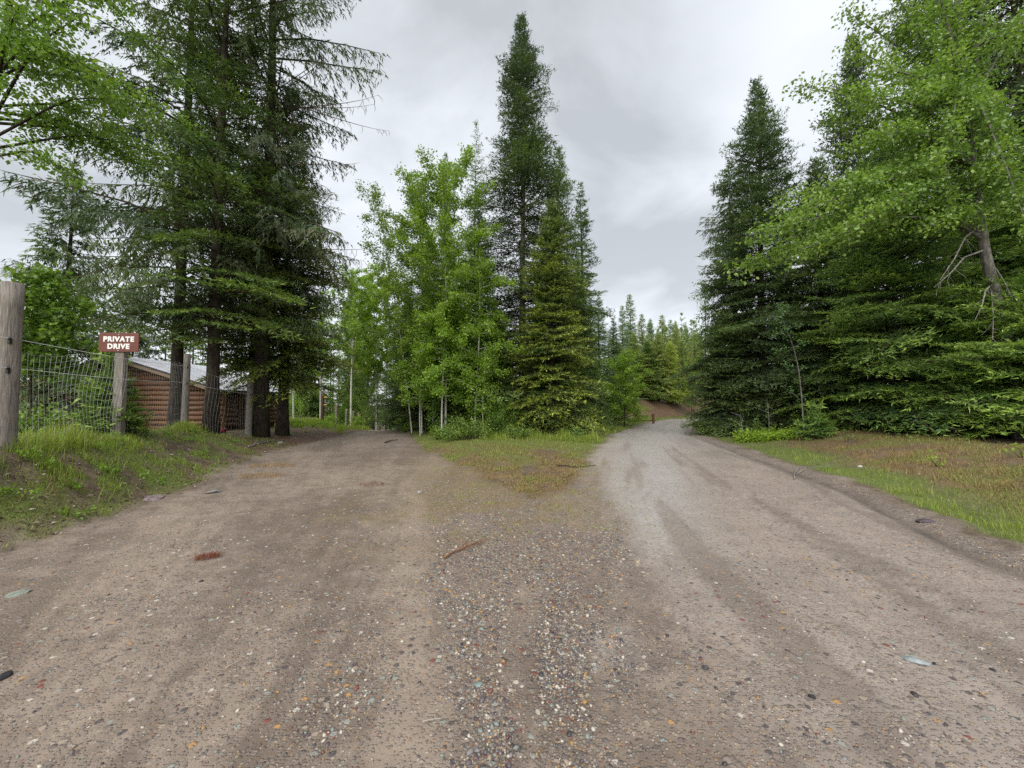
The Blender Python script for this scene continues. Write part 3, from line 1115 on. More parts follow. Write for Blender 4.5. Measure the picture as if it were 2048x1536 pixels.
def leafy(name, root, label, cat, rng, limbs, mat, bark, leaf=0.07, per=26, twig=0.55, spread=0.3, hang=0.45, group=None, trunk=None, tipk=0.5, step=0.30, tintlow=0.35):
    """limbs: list of (polyline, radius0, radius1, leafy_from, side twig length).  The trunk is the first limbs flagged bare."""
    o = empty(name, root)
    prop(o, label, cat, group)
    rt = np.array(root)
    mb = MB()
    B, D, TI, TP = [], [], [], []
    for pts, r0, r1, lf, sl in limbs:
        pts = [np.array(q, float) - rt for q in pts]
        # smooth the polyline
        P = np.array(pts)
        if len(P) > 2:
            tt = np.linspace(0, 1, len(P))
            ti = np.linspace(0, 1, len(P) * 3)
            P = np.stack([np.interp(ti, tt, P[:, k]) for k in range(3)], 1)
            P[1:-1] = (P[:-2] + 2 * P[1:-1] + P[2:]) / 4
        seg = np.linalg.norm(np.diff(P, axis=0), axis=1)
        cum = np.concatenate([[0], np.cumsum(seg)])
        tot = cum[-1]
        mb.tube(P, [r0 + (r1 - r0) * c / tot for c in cum], 8 if r0 > 0.04 else 4, False, 0.05)
        nn = max(2, int(tot * (1 - lf) / step))
        for k in range(nn):
            f = lf + (1 - lf) * (k + rng.random()) / nn
            q = np.array([np.interp(f * tot, cum, P[:, j]) for j in range(3)])
            dr_ = np.array([np.interp(min(f + 0.02, 1) * tot, cum, P[:, j]) for j in range(3)]) - np.array([np.interp(max(f - 0.02, 0) * tot, cum, P[:, j]) for j in range(3)])
            dr_ = dr_ / max(np.linalg.norm(dr_), 1e-6)
            ntw = 2 if sl > 0.3 else 1
            for w in range(ntw):
                az = rng.uniform(0, 6.28)
                rv = np.array([math.cos(az), math.sin(az), rng.uniform(-0.35, 0.6)])
                dv = unit(dr_ * 0.55 + rv * 0.9)
                ll = sl * rng.uniform(0.5, 1.15) * (1 - 0.55 * f)
                e1 = q + dv * ll * 0.6
                e2 = e1 + unit(dv + np.array([0, 0, -hang * 0.5])) * ll * 0.4
                mb.tube([q, e1, e2], [max(0.004, 0.008 * sl), 0.005, 0.003], 3, False)
                cn = max(3, int(per * (0.4 + ll / max(sl, 1e-3) * 0.6)))
                s_ = rng.uniform(0.15, 1.0, cn)[:, None]
                bb = np.where(s_ < 0.6, q + (e1 - q) * s_ / 0.6, e1 + (e2 - e1) * (s_ - 0.6) / 0.4)
                bb = bb + rng.normal(size=(cn, 3)) * spread * 0.35
                B.append(bb)
                D.append(unit(rng.normal(size=(cn, 3)) * 0.9 + dv * 0.6 + np.array([0, 0, -hang])))
                TI.append(np.full(cn, np.clip(rng.normal(tintlow + 0.12, 0.22), 0, 1)))
                TP.append(np.clip(rng.normal(0.15, 0.25, cn), 0, 1) * tipk * (1.5 if f > 0.75 else 0.7))
    B = np.concatenate(B)
    D = np.concatenate(D)
    V, T = leaves(B, D, rng, leaf)
    tip = np.tile(np.clip(np.concatenate(TP), 0, 1), 2)
    tint = np.tile(np.concatenate(TI), 2)
    me = mesh_tris('crown', V, T, {'tip': ('FACE', tip), 'tint': ('FACE', tint)})
    if trunk is not False:
        mb.build(trunk or 'trunk', MAT[bark], o, smooth=True)
    link('crown' if cat == 'tree' else 'foliage', me, MAT[mat], o)
    return o


def auto_limbs(rng, root, H, R, r0, lean=(0, 0), first=0.3, n=16, up=0.55, sl=0.6, droop=0.0, trunk_leaf=0.55, shape=0.6):
    """a straight-stemmed young tree: trunk and rising limbs"""
    root = np.array(root, float)
    tp = []
    for k in range(7):
        t = k / 6
        tp.append(root + np.array([lean[0] * H * t ** 1.3 + 0.06 * math.sin(5 * t + r0 * 90), lean[1] * H * t ** 1.3 + 0.05 * math.sin(4 * t + 2), -0.15 + (H + 0.15) * t]))
    limbs = [(tp, r0, 0.012, trunk_leaf, sl * 0.8)]
    for k in range(n):
        t = first + (0.96 - first) * (k + rng.random()) / n
        b = np.array([np.interp(t, np.linspace(0, 1, 7), [q[j] for q in tp]) for j in range(3)])
        az = k * 2.4 + rng.normal(0, 0.4)
        tt = (t - first) / (1 - first)
        L = R * (math.sin(math.pi * min(1, 0.18 + tt * 0.82)) ** shape) * rng.uniform(0.7, 1.2)
        dv = np.array([math.cos(az), math.sin(az), up * rng.uniform(0.5, 1.5)])
        m1 = b + dv * L * 0.55
        m2 = b + dv * L + np.array([0, 0, -droop * L])
        limbs.append(([b, m1, m2], r0 * (0.45 - 0.3 * tt), 0.005, 0.18, sl))
    return limbs


def birch(px, d, top, R, label, seed, mat='birch', bark='birchbark', name='birch_tree', cat='tree', leaf=0.075, n=18, per=22, dense=1.0, r0=0.075, lean=(0, 0), H=None, group=None, **kw):
    rng = np.random.default_rng(3000 + seed)
    X = at(px, 800, d).x
    Z = gz(X, d)
    if H is None:
        H = at(px, top, d).z - Z
    lk = {k: kw.pop(k) for k in ('first', 'up', 'sl', 'droop', 'trunk_leaf', 'shape') if k in kw}
    limbs = auto_limbs(rng, (X, d, Z), H, R, r0, lean, n=n, **lk)
    return leafy(name, (X, d, Z), label, cat, rng, limbs, mat, bark, leaf=leaf, per=int(per * dense), group=group, **kw)


def shrub(px, d, R, H, label, seed, mat='shrub', n=14, leaf=0.06, per=18, name='shrub', cat='shrub', spread=0.3, group=None, hang=0.2, x=None):
    rng = np.random.default_rng(5000 + seed)
    X = at(px, 800, d).x if x is None else x
    Z = gz(X, d)
    limbs = []
    for k in range(n):
        az = k * 2.4 + rng.normal(0, 0.3)
        rr_ = R * math.sqrt(rng.uniform(0.05, 1))
        e2 = np.array([X + math.cos(az) * rr_, d + math.sin(az) * rr_, Z + H * (1 - 0.6 * (rr_ / R) ** 2) * rng.uniform(0.7, 1.05)])
        b = np.array([X + math.cos(az) * rr_ * 0.2, d + math.sin(az) * rr_ * 0.2, Z - 0.03])
        m = (b + e2) / 2 + np.array([0, 0, 0.12 * H])
        limbs.append(([b, m, e2], 0.012, 0.004, 0.25, min(0.35, R * 0.4)))
    return leafy(name, (X, d, Z), label, cat, rng, limbs, mat, 'twig', leaf=leaf, per=per, spread=spread, hang=hang, group=group, trunk='stems', step=0.2)


# ------------------------------------------------------------------ the log cabin
def build_cabin():
    X1, X0, YF, YB = -14.7, -24.4, 20.0, 25.0
    ZG = 0.22
    XR, ZR, ZE = -19.5, 3.95, 2.25           # ridge and eave
    root = empty('log_cabin', (XR, YF, ZG))
    prop(root, 'low log cabin with grey metal roof behind the wire fence and the dark trunks', 'cabin')
    rng = random.Random(5)

    def place(o):
        o.matrix_parent_inverse = Matrix.Translation(root.location).inverted()

    def log(a, b, r, lengthwise):
        mb = MB()
        a, b = Vector(a), Vector(b)
        m = (a + b) / 2
        n = 5
        pts = [a.lerp(b, k / (n - 1)) - m + Vector((0, 0, rng.uniform(-0.012, 0.012))) for k in range(n)]
        mb.tube(pts, [r * rng.uniform(0.95, 1.05) for _ in range(n)], 12, True, 0.05, rng)
        o = mb.build('log', MAT['log'], root, smooth=True)
        o.location = m
        o.data.materials.append(MAT['logend'])
        for p in o.data.polygons:
            if len(p.vertices) > 4:
                p.material_index = 1
        place(o)

    r = 0.13
    k = 0
    z = ZG + r
    while z < ZR - 0.35:
        if z < ZE - 0.05:
            log((X0, YF, z), (X1 + 0.32 + rng.uniform(-.06, .06), YF, z), r, 0)
        else:
            half = (ZR - 0.16 - z) / (ZR - ZE) * (X1 - XR + 0.3)
            log((XR - half, YF, z), (XR + half, YF, z), r, 0)
        if z + r < ZE - 0.05:
            zz = z + r
            log((X1, YF - 0.3 + rng.uniform(-.05, .05), zz), (X1, 21.45, zz), r, 1)
            log((X1, 22.5, zz), (X1, YB, zz), r, 1)
        z += 2 * r - 0.012
        k += 1
    # dark core behind the logs closes the joints
    mb = MB()
    mb.box(((X0 + X1) / 2, (YF + YB) / 2, (ZG + ZE) / 2 - 0.05), (X1 - X0 - 0.14, YB - YF - 0.14, ZE - ZG + 0.1))
    mb.add([(X0 + .2, YF + 0.06, ZE), (X1 - .1, YF + 0.06, ZE), (XR, YF + 0.06, ZR - 0.15), (X0 + .2, YB - 0.06, ZE), (X1 - .1, YB - 0.06, ZE), (XR, YB - 0.06, ZR - 0.15)],
           [(0, 1, 2), (3, 5, 4), (0, 3, 4, 1), (1, 4, 5, 2), (0, 2, 5, 3)])
    o = mb.build('chinking', MAT['chink'], root)
    place(o)
    # door in the side wall
    mb = MB()
    mb.box((X1 + 0.06, 21.98, ZG + 0.95), (0.08, 0.86, 1.86))
    o = mb.build('door', MAT['darkwood'], root)
    place(o)
    hb = MB()
    hb.box((X1 + 0.13, 22.3, ZG + 0.95), (0.05, 0.04, 0.14))
    h = hb.build('handle', MAT['iron'], o)
    h.matrix_parent_inverse = Matrix.Translation(root.location).inverted()
    for yy in (21.47, 22.49):
        mb = MB()
        mb.box((X1 + 0.03, yy, ZG + 1.0), (0.24, 0.11, 2.0))
        o = mb.build('door_jamb', MAT['log'], root)
        place(o)
    # roof sheets, one by one, lapped
    y0, y1 = 19.35, 25.5
    n = 7
    for sgn, XE in ((1, -14.05), (-1, -25.0)):
        for q in range(n):
            ya, yb = y0 + (y1 - y0) * q / n, y0 + (y1 - y0) * (q + 1) / n + 0.03
            mb = MB()
            lift = 0.006 * (q % 2)
            nn = Vector((sgn * (ZR - ZE), 0, abs(XE - XR))).normalized()
            a = Vector((XR, 0, ZR)) + nn * lift
            b = Vector((XE, 0, ZE)) + nn * lift
            prof = [(0, 0), (0.12, 0), (0.17, 0.025), (0.22, 0), (0.48, 0), (0.53, 0.012), (0.58, 0), (0.9, 0), (1.0, 0)]
            vs, fs = [], []
            for f, hgt in prof:
                y = ya + (yb - ya) * f
                for e0 in (a, b):
                    vs.append(Vector((e0.x, y, e0.z)) + nn * hgt)
            m = len(vs)
            vs += [v - nn * 0.012 for v in vs]
            for k2 in range(len(prof) - 1):
                q4 = (2 * k2, 2 * k2 + 1, 2 * k2 + 3, 2 * k2 + 2)
                fs.append(q4)
                fs.append(tuple(m + i for i in reversed(q4)))
            fs.append((1, m + 1, m + 2 * len(prof) - 1, 2 * len(prof) - 1)) if False else None
            fs = [f for f in fs if f]
            for k2 in range(len(prof) - 1):
                fs.append((2 * k2 + 1, m + 2 * k2 + 1, m + 2 * k2 + 3, 2 * k2 + 3))
            fs.append((0, m, m + 1, 1))
            mb.add(vs, fs)
            o = mb.build('roof_sheet', MAT['roof'], root)
            place(o)
        # roof boards under the sheets
        mb = MB()
        a, b = Vector((XR, 0, ZR - 0.03)), Vector((XE - 0.03 * sgn, 0, ZE - 0.03))
        vs = []
        for y in (y0 + 0.04, y1 - 0.04):
            for dz in (0, -0.09):
                for e0 in (a, b):
                    vs.append((e0.x, y, e0.z + dz))
        mb.add(vs, [(0, 1, 3, 2), (4, 6, 7, 5), (0, 4, 5, 1), (2, 3, 7, 6), (1, 5, 7, 3), (0, 2, 6, 4)])
        o = mb.build('roof_deck', MAT['fascia'], root)
        place(o)
        # fascia along the gable, dark metal edge above it
        mb = MB()
        L = (Vector((XE, 0, ZE)) - Vector((XR, 0, ZR))).length
        an = math.atan2(ZE - ZR, XE - XR)
        R = Matrix.Rotation(-an, 3, 'Y')
        mid = Vector(((XR + XE) / 2, y0 + 0.02, (ZR + ZE) / 2 - 0.16))
        mb.box(mid, (L - 0.5, 0.035, 0.16), R)
        o = mb.build('fascia', MAT['fascia'], root)
        place(o)
        mb = MB()
        mb.box(Vector(((XR + XE) / 2, y0 - 0.012, (ZR + ZE) / 2 - 0.035)), (L, 0.03, 0.07), R)
        o = mb.build('roof_edge', MAT['iron'], root)
        place(o)
    # eave board and rafter ends on the side we see
    mb = MB()
    mb.box((-14.08, (y0 + y1) / 2, ZE - 0.07), (0.03, y1 - y0 - 0.1, 0.10))
    o = mb.build('eave_board', MAT['iron'], root)
    place(o)
    for q in range(6):
        mb = MB()
        mb.box((-14.42, y0 + 0.5 + q * 1.0, ZE - 0.06), (0.62, 0.11, 0.14), Matrix.Rotation(0.3, 3, 'Y'))
        o = mb.build('rafter_end', MAT['fascia'], root)
        place(o)
    mb = MB()
    mb.tube([(-14.15, 24.6, ZG - 0.1), (-14.15, 24.6, ZE - 0.1)], 0.07, 10)
    o = mb.build('porch_post', MAT['log'], root, smooth=True)
    place(o)


build_cabin()

# ------------------------------------------------------------------ trees, left of the drive
rng_side = lambda a0, amp: (lambda az, t: 1 + amp * math.cos(az - a0))
conifer(352, 15.0, -420, 4.3, 'tall dark cedar with drooping sprays, its trunk left of the second fence post', name='cedar_tree', style='cedar', mat='cedar', seed=1,
        n=205, base=4.2, gap=0.34, lump=0.4, low_el=-6, up_top=35, rtrunk=0.21, stubs=16, power=0.55, side=rng_side(RAD(160), 0.30), tip_low=0.5, tip_high=0.5)
conifer(424, 14.4, -380, 3.5, 'tall fir whose thick trunk stands just right of the second fence post', seed=2,
        n=220, base=3.3, gap=0.34, lump=0.4, low_el=-10, up_top=35, rtrunk=0.23, stubs=14, power=0.5, tip_low=0.95, tip_high=-1.3, mat='fir', style='fir')
conifer(520, 16.6, -460, 4.0, 'tallest cedar, thick trunk behind the last near fence post, bare twigs reaching over the drive', name='cedar_tree', style='cedar', mat='cedar', seed=3,
        n=250, base=4.1, gap=0.32, lump=0.35, low_el=-4, up_top=35, rtrunk=0.32, stubs=14, power=0.45, tip_low=0.7, tip_high=0.6, side=rng_side(RAD(0), 0.15))
conifer(566, 18.0, 190, 2.9, 'shorter fir with yellow green tips beside the drive, right of the big cedars', seed=4,
        n=280, base=2.4, mat='tipfir', gap=0.15, lump=0.3, low_el=-12, up_top=45, rtrunk=0.24, stubs=8, power=0.6, tip_low=0.9, tip_high=0.3)
conifer(500, 17.4, 330, 2.6, 'slim young fir with bright tips right behind the tallest cedar trunk', seed=5,
        n=230, base=2.8, mat='tipfir', gap=0.2, lump=0.35, low_el=-10, up_top=45, rtrunk=0.08, power=0.6, tip_low=1.0, tip_high=0.5)
conifer(262, 27.5, 575, 3.0, 'olive green cedar rising behind the cabin roof above the brown sign', name='cedar_tree', style='cedar', mat='cedar', seed=6,
        n=150, base=1.5, gap=0.1, low_el=-8, up_top=30, rtrunk=0.10, power=0.6, tip_low=0.7)
conifer(120, 18.2, 330, 3.0, 'dark cedar before the left end of the cabin, behind the maple', name='cedar_tree', style='cedar', mat='darkfir', seed=7,
        n=250, base=0.6, gap=0.15, rtrunk=0.2, power=0.6)


def dead_boughs():
    rng = np.random.default_rng(31)
    tree = next(o for o in S.objects if o.get('label', '').startswith('tallest cedar'))
    for k in range(13):
        z = rng.uniform(4.5, 15)
        az = rng.normal(-0.1, 0.45) if k < 9 else rng.uniform(2.4, 3.6)
        L = rng.uniform(3.2, 5.2) if k < 9 else rng.uniform(2.5, 5)
        d = np.array([math.cos(az), math.sin(az), 0])
        P = [np.array([0, 0, z]) + d * L * t + np.array([0, 0, L * (0.10 * t - 0.16 * t * t + 0.12 * t ** 4)]) for t in np.linspace(0, 1, 8)]
        mb = MB()
        mb.tube(P, [0.030 * (1 - 0.88 * t) for t in np.linspace(0, 1, 8)], 5, False, 0.2)
        for w in range(16):
            f = rng.uniform(0.35, 1.0)
            a = np.array([np.interp(f, np.linspace(0, 1, 8), [p[j] for p in P]) for j in range(3)])
            e2 = a + np.array([rng.normal(0.05, 0.12), rng.normal(0, 0.12), -rng.uniform(0.15, 0.5)])
            mb.tube([a, (a + e2) / 2 + d * 0.05, e2], [0.008, 0.010, 0.004], 3, False)
        mb.build('dead_bough', MAT['deadtwig'], tree)


MAT['deadtwig'] = bark_mat('dead_twig', (0.055, 0.042, 0.033), (0.15, 0.115, 0.09))
dead_boughs()


def left_birch():
    rng = np.random.default_rng(77)
    x, y = -11.05, 8.1
    z = gz(x, y)
    tr = [(x, y, z - 0.2), (x + 0.05, y, z + 2), (x - 0.02, y + .05, z + 4), (x + 0.12, y, z + 6.5), (x + 0.25, y + .1, z + 9), (x + 0.5, y, z + 12)]
    L = [(tr, 0.13, 0.03, 0.6, 0.6)]
    for k in range(24):
        t = rng.uniform(0.54, 0.98)
        b = np.array([np.interp(t, np.linspace(0, 1, 6), [q[j] for q in tr]) for j in range(3)])
        az = rng.uniform(-1.4, 1.4)
        ln = rng.uniform(1.8, 3.5) * (1.15 - 0.45 * abs(t - 0.6))
        dv = np.array([math.cos(az), math.sin(az), rng.uniform(-0.05, 0.5)])
        m1 = b + dv * ln * 0.5 + np.array([0, 0, 0.15])
        m2 = b + dv * ln + np.array([0, 0, -0.45 * ln * 0.5])
        L.append(([b, m1, m2], 0.035, 0.006, 0.2, 0.6))
    leafy('birch_tree', (x, y, z), 'birch with hanging leafy branches behind the near left fence post', 'tree', rng, L, 'maple', 'bark', leaf=0.085, per=48, hang=0.6, step=0.22, tipk=0.4)


left_birch()
birch(66, 9.6, 545, 1.15, 'leafy young maple over the fence mesh beside the near left post', 21, mat='maple', bark='bark', name='maple_tree', leaf=0.115, n=30, per=46, step=0.2, r0=0.035, first=0.38, up=0.15, sl=0.5, droop=0.2)
MAT['sapling'] = leaf_mat('sapling_needles', (0.075, 0.15, 0.045), (0.13, 0.23, 0.06), (0.34, 0.45, 0.08), 0.3, 0.45, 0.3)
conifer(222, 9.05, 738, 0.70, 'bright green fir sapling in front of the sign post by the fence mesh', name='fir_sapling', seed=8, n=110, base=0.08, gap=0.05, low_el=-2,
        up_top=45, rtrunk=0.018, power=0.9, tip_low=1.0, tip_high=1.0, lump=0.15, style='fir', mat='sapling', rmin=0.12)

# ------------------------------------------------------------------ trees between the drive and the road
conifer(1045, 22.0, 42, 3.9, 'tallest pointed fir in the clump between drive and road', seed=10, n=500, base=1.6, side=lambda az, t: (0.35 if (math.cos(az + 1.75) > 0.72 and 0.16 < t < 0.5) else 1.0), gap=0.30, lump=0.42, low_el=-14, up_top=55,
        rtrunk=0.23, stubs=16, power=0.62, tip_low=0.6, tip_high=0.05, mat='darkfir', bark='greybark', top_dense=0.9)
conifer(1104, 19.3, 415, 2.3, 'broad fir with yellow green new tips, nearest the road in the middle clump', seed=11, n=430, base=0.35, gap=0.16, lump=0.34, low_el=-14, up_top=50,
        power=0.62, tip_low=1.3, tip_high=0.35, mat='tipfir')
conifer(1120, 26.0, 305, 2.9, 'dark fir right behind the tallest pointed fir', seed=12, n=330, base=0.6, gap=0.2, power=0.7, tip_low=0.3, tip_high=0.2, mat='fir', proto='fir1')
conifer(1165, 32.0, 375, 3.0, 'slender spire fir at the right rim of the middle clump', seed=13, n=300, base=0.5, gap=0.2, power=0.75, tip_low=0.4, tip_high=0.1, proto='fir2', style='firfine', mat='darkfir')
conifer(950, 29.0, 250, 1.9, 'thin airy larch rising behind the birches', name='larch_tree', style='larch', mat='hazy_bluefir', seed=14, n=210, base=3, gap=0.2, power=0.55, rtrunk=0.13, bark='greybark')
conifer(888, 27.0, 318, 1.7, 'dark fir top poking out behind the tallest birch', seed=15, proto='fir2', mat='darkfir')
conifer(858, 23.5, 480, 2.9, 'dark fir filling the gap under the leftmost birch', seed=16, proto='fir1', mat='darkfir')
conifer(955, 24.0, 430, 3.2, 'dark fir standing behind the birch with the crooked stem', seed=17, proto='fir1', mat='darkfir')
conifer(1000, 20.6, 640, 1.8, 'small dark fir under the tallest pointed fir', seed=18, n=240, base=0.25, gap=0.15, proto='fir3', mat='fir', tip_low=0.7, tip_high=0.5)
conifer(905, 20.4, 690, 1.3, 'small fir behind the left shrub at the clump edge', seed=19, proto='fir3', mat='fir')
conifer(1156, 23.2, 540, 2.1, 'young fir between the bright tipped fir and the far bend', seed=20, proto='fir3', mat='fir')
conifer(815, 26, 600, 2.2, 'small dark fir at the edge of the drive crest', seed=31, proto='fir3', mat='darkfir')
birch(893, 19.5, 325, 2.7, 'tallest birch with bright green crown in the middle clump', 22, dense=2.7, step=0.23, n=46, per=24, leaf=0.105, r0=0.06, first=0.24, sl=0.85, lean=(-0.02, 0.0), shape=0.45)
birch(846, 20.6, 350, 2.0, 'birch with the middle crown, left of the tallest birch', 23, dense=2.7, step=0.23, n=34, per=22, leaf=0.10, r0=0.045, first=0.28, sl=0.8, lean=(-0.03, 0.01), shape=0.45)
birch(826, 21.3, 368, 1.6, 'leftmost birch leaning out over the drive', 24, dense=2.7, step=0.23, n=28, per=18, leaf=0.095, r0=0.042, first=0.25, sl=0.75, lean=(-0.175, 0.01), shape=0.5)
birch(952, 18.9, 500, 1.9, 'shorter birch with a crooked pale stem and drooping leaves', 25, dense=2.7, step=0.23, n=26, per=24, leaf=0.10, r0=0.055, first=0.34, up=0.2, sl=0.55, lean=(0.02, 0.0), droop=0.25)
birch(868, 21.8, 590, 1.1, 'thin pale birch stem close to the drive crest', 26, dense=2.7, step=0.23, n=14, per=16, leaf=0.08, r0=0.05, first=0.5, sl=0.5)
birch(886, 18.6, 600, 1.6, 'low leafy birch with spreading lower boughs above the shrub', 27, dense=2.7, step=0.23, n=30, per=30, leaf=0.10, r0=0.045, first=0.30, up=0.1, sl=0.5, droop=0.3)

birch(842, 19.8, 640, 1.3, 'low leafy birch at the clump edge, nearest the drive', 28, dense=2.4, step=0.23, n=26, per=28, leaf=0.10, r0=0.04, first=0.26, up=0.15, sl=0.55, droop=0.25)
birch(968, 18.4, 690, 1.1, 'leafy birch shoot left of the bright tipped fir', 29, dense=2.2, step=0.23, n=22, per=26, leaf=0.095, r0=0.035, first=0.25, up=0.2, sl=0.5, droop=0.2)

# ------------------------------------------------------------------ trees along the right side of the road
conifer(1530, 20.0, 172, 3.7, 'spire topped dark fir at the inside of the road bend', seed=40, n=470, base=0.5, gap=0.18, lump=0.30, low_el=-14, up_top=52, power=0.66,
        tip_low=0.35, tip_high=0.05, mat='darkfir', stubs=6)
conifer(1474, 22.5, 335, 2.3, 'brownish cedar leaning out left of the spire topped fir', name='cedar_tree', style='cedar', mat='cedar', seed=41, n=260, base=1.0, gap=0.2, power=0.5,
        tip_low=0.8, tip_high=0.9, low_el=-2, up_top=35, side=rng_side(RAD(180), 0.15))
conifer(1452, 20.0, 640, 2.0, 'low dark fir with boughs touching the road edge', seed=42, proto='fir3', mat='darkfir')
conifer(1650, 18.2, 330, 2.7, 'dark hemlock in the deep shade behind the thin aspen', seed=43, n=330, base=0.5, gap=0.15, power=0.6, mat='darkfir', tip_low=0.3, proto='fir4')
conifer(1800, 15.3, 300, 3.5, 'wide spruce with layered green boughs right of the thin aspen', name='spruce_tree', style='spruce', mat='spruce', seed=44, n=390, base=0.6, gap=0.12, lump=0.3,
        low_el=-12, up_top=45, power=0.55, tip_low=0.75, tip_high=0.4)
conifer(2085, 12.0, 575, 3.3, 'low wide spruce with the lightest boughs at the right end of the verge', name='spruce_tree', style='spruce', mat='spruce', seed=45, n=300, base=0.5, gap=0.12, lump=0.3,
        low_el=-10, up_top=35, power=0.45, tip_low=0.95, tip_high=0.7)
conifer(2020, 15.8, 330, 3.4, 'spruce standing right behind the leaning cottonwood stem', name='spruce_tree', seed=51, proto='fir4', mat='spruce')
conifer(1935, 18.5, -500, 3.6, 'very tall dark fir behind the leaning cottonwood', seed=46, n=420, base=2.0, gap=0.2, power=0.5, mat='darkfir', tip_low=0.3, tip_high=0.1, rtrunk=0.3, stubs=14)
conifer(2075, 16.0, -500, 3.2, 'very tall dark fir at the far right behind the light spruce', seed=47, proto='fir4', mat='darkfir')
conifer(1735, 20.5, 90, 3.0, 'dark fir behind the wide spruce with layered boughs', seed=48, proto='fir4', mat='darkfir')
conifer(2230, 12.0, 200, 3.2, 'spruce beyond the light spruce, partly out of view', name='spruce_tree', seed=49, proto='fir4', mat='spruce')
birch(1412, 21.5, 560, 1.2, 'light green maple in front of the brownish cedar by the bend', 41, dense=1.5, mat='maple', bark='bark', name='maple_tree', leaf=0.085, n=26, per=22, r0=0.04, first=0.15, up=0.3, sl=0.45)


def cottonwood():
    rng = np.random.default_rng(88)
    p0 = at(2035, 800, 12.2)
    x, y = p0.x, p0.y
    z = gz(x, y)
    q = [(x, y, z - 0.2), (x - 0.1, y, z + 2.2), (at(2005, 640, 12.2)), (at(1968, 500, 12.2)), (at(1945, 330, 12.3)), (at(1925, 120, 12.5)), (at(1900, -160, 12.8))]
    q = [tuple(v) for v in q]
    L = [(q, 0.165, 0.05, 0.72, 0.7)]
    P = np.array(q)

    def limb(t, ex, ey, ed, r=0.06, sag=0.0, sl=0.65, lf=0.25):
        b = np.array([np.interp(t, np.linspace(0, 1, len(P)), P[:, j]) for j in range(3)])
        e2 = np.array(at(ex, ey, ed))
        m = (b + e2) / 2 + np.array([0, 0, np.linalg.norm(e2 - b) * 0.10])
        L.append(([b, m, e2 + np.array([0, 0, -sag])], r, 0.006, lf, sl))

    for ex, ey, ed in ((1500, 470, 10.9), (1590, 430, 10.2), (1660, 380, 10.5), (1560, 400, 12.0), (1700, 450, 10.0), (1640, 470, 11.6), (1540, 520, 11.3), (1460, 545, 11.6), (1600, 500, 10.4), (1760, 400, 11.0)):
        limb(0.56 + rng.uniform(-0.05, 0.1), ex, ey, ed, 0.05)
    for ex, ey, ed in ((1600, 170, 12), (1690, 90, 12), (1700, 190, 11), (1640, 240, 12.4), (1750, 130, 11), (1760, 260, 10.8), (1800, 40, 12), (1690, 300, 11.3), (1830, 190, 10.6), (1850, 320, 10.4), (1780, 330, 11.8)):
        limb(0.66 + rng.uniform(-0.04, 0.1), ex, ey, ed, 0.055)
    for ex, ey, ed in ((1890, 400, 11.3), (1990, 430, 11.3), (1950, 350, 11.2), (1870, 450, 11.0), (2020, 390, 11.2)):
        limb(0.58 + rng.uniform(-0.04, 0.06), ex, ey, ed, 0.03, lf=0.1)
    for ex, ey, ed in ((1690, 20, 12.5), (1760, -60, 12), (1850, -90, 12), (1900, 90, 10.8), (1960, 210, 10.6), (2040, 60, 11), (2080, 200, 11), (2010, 330, 10.5), (2090, 350, 11), (1820, -160, 13), (1980, -60, 12), (2120, -40, 12), (2060, 470, 10.6), (1900, 270, 10.5)):
        limb(0.72 + rng.uniform(-0.04, 0.12), ex, ey, ed, 0.055)
    o = leafy('cottonwood_tree', (x, y, z), 'leaning cottonwood with wide leafy limbs hanging over the right verge', 'tree', rng, L, 'cotton', 'greybark', leaf=0.108, per=54,
              hang=0.55, spread=0.42, step=0.27, tipk=0.55)
    # bare grey limbs drooping low on the stem
    for k, (t, ex, ey, ed) in enumerate(((0.5, 1868, 575, 11.6), (0.42, 1950, 640, 11.7), (0.40, 2040, 632, 11.7), (0.44, 1985, 680, 11.6), (0.47, 2025, 600, 11.8), (0.55, 1880, 560, 11.3))):
        b = np.array([np.interp(t, np.linspace(0, 1, len(P)), P[:, j]) for j in range(3)])
        e2 = np.array(at(ex, ey, ed))
        mb = MB()
        m1 = b * 0.6 + e2 * 0.4 + np.array([0, 0, 0.22])
        pts = [b, m1, b * 0.3 + e2 * 0.7 + np.array([0.05, 0, 0.1]), e2]
        pts = [np.array(v) - np.array([x, y, z]) for v in pts]
        mb.tube(pts, [0.035, 0.024, 0.016, 0.006], 6, False, 0.2)
        for w in range(6):
            f = rng.uniform(0.3, 0.95)
            a = np.array([np.interp(f, [0, .4, .7, 1], [v[j] for v in pts]) for j in range(3)])
            c = a + np.array([rng.normal(0, 0.2), rng.normal(0, 0.2), rng.uniform(-0.5, -0.05)])
            mb.tube([a, (a + c) / 2 + rng.normal(0, 0.04, 3), c], [0.010, 0.007, 0.003], 4, False)
        mb.build('dead_limb', MAT['deadwood'], o, smooth=True)


cottonwood()


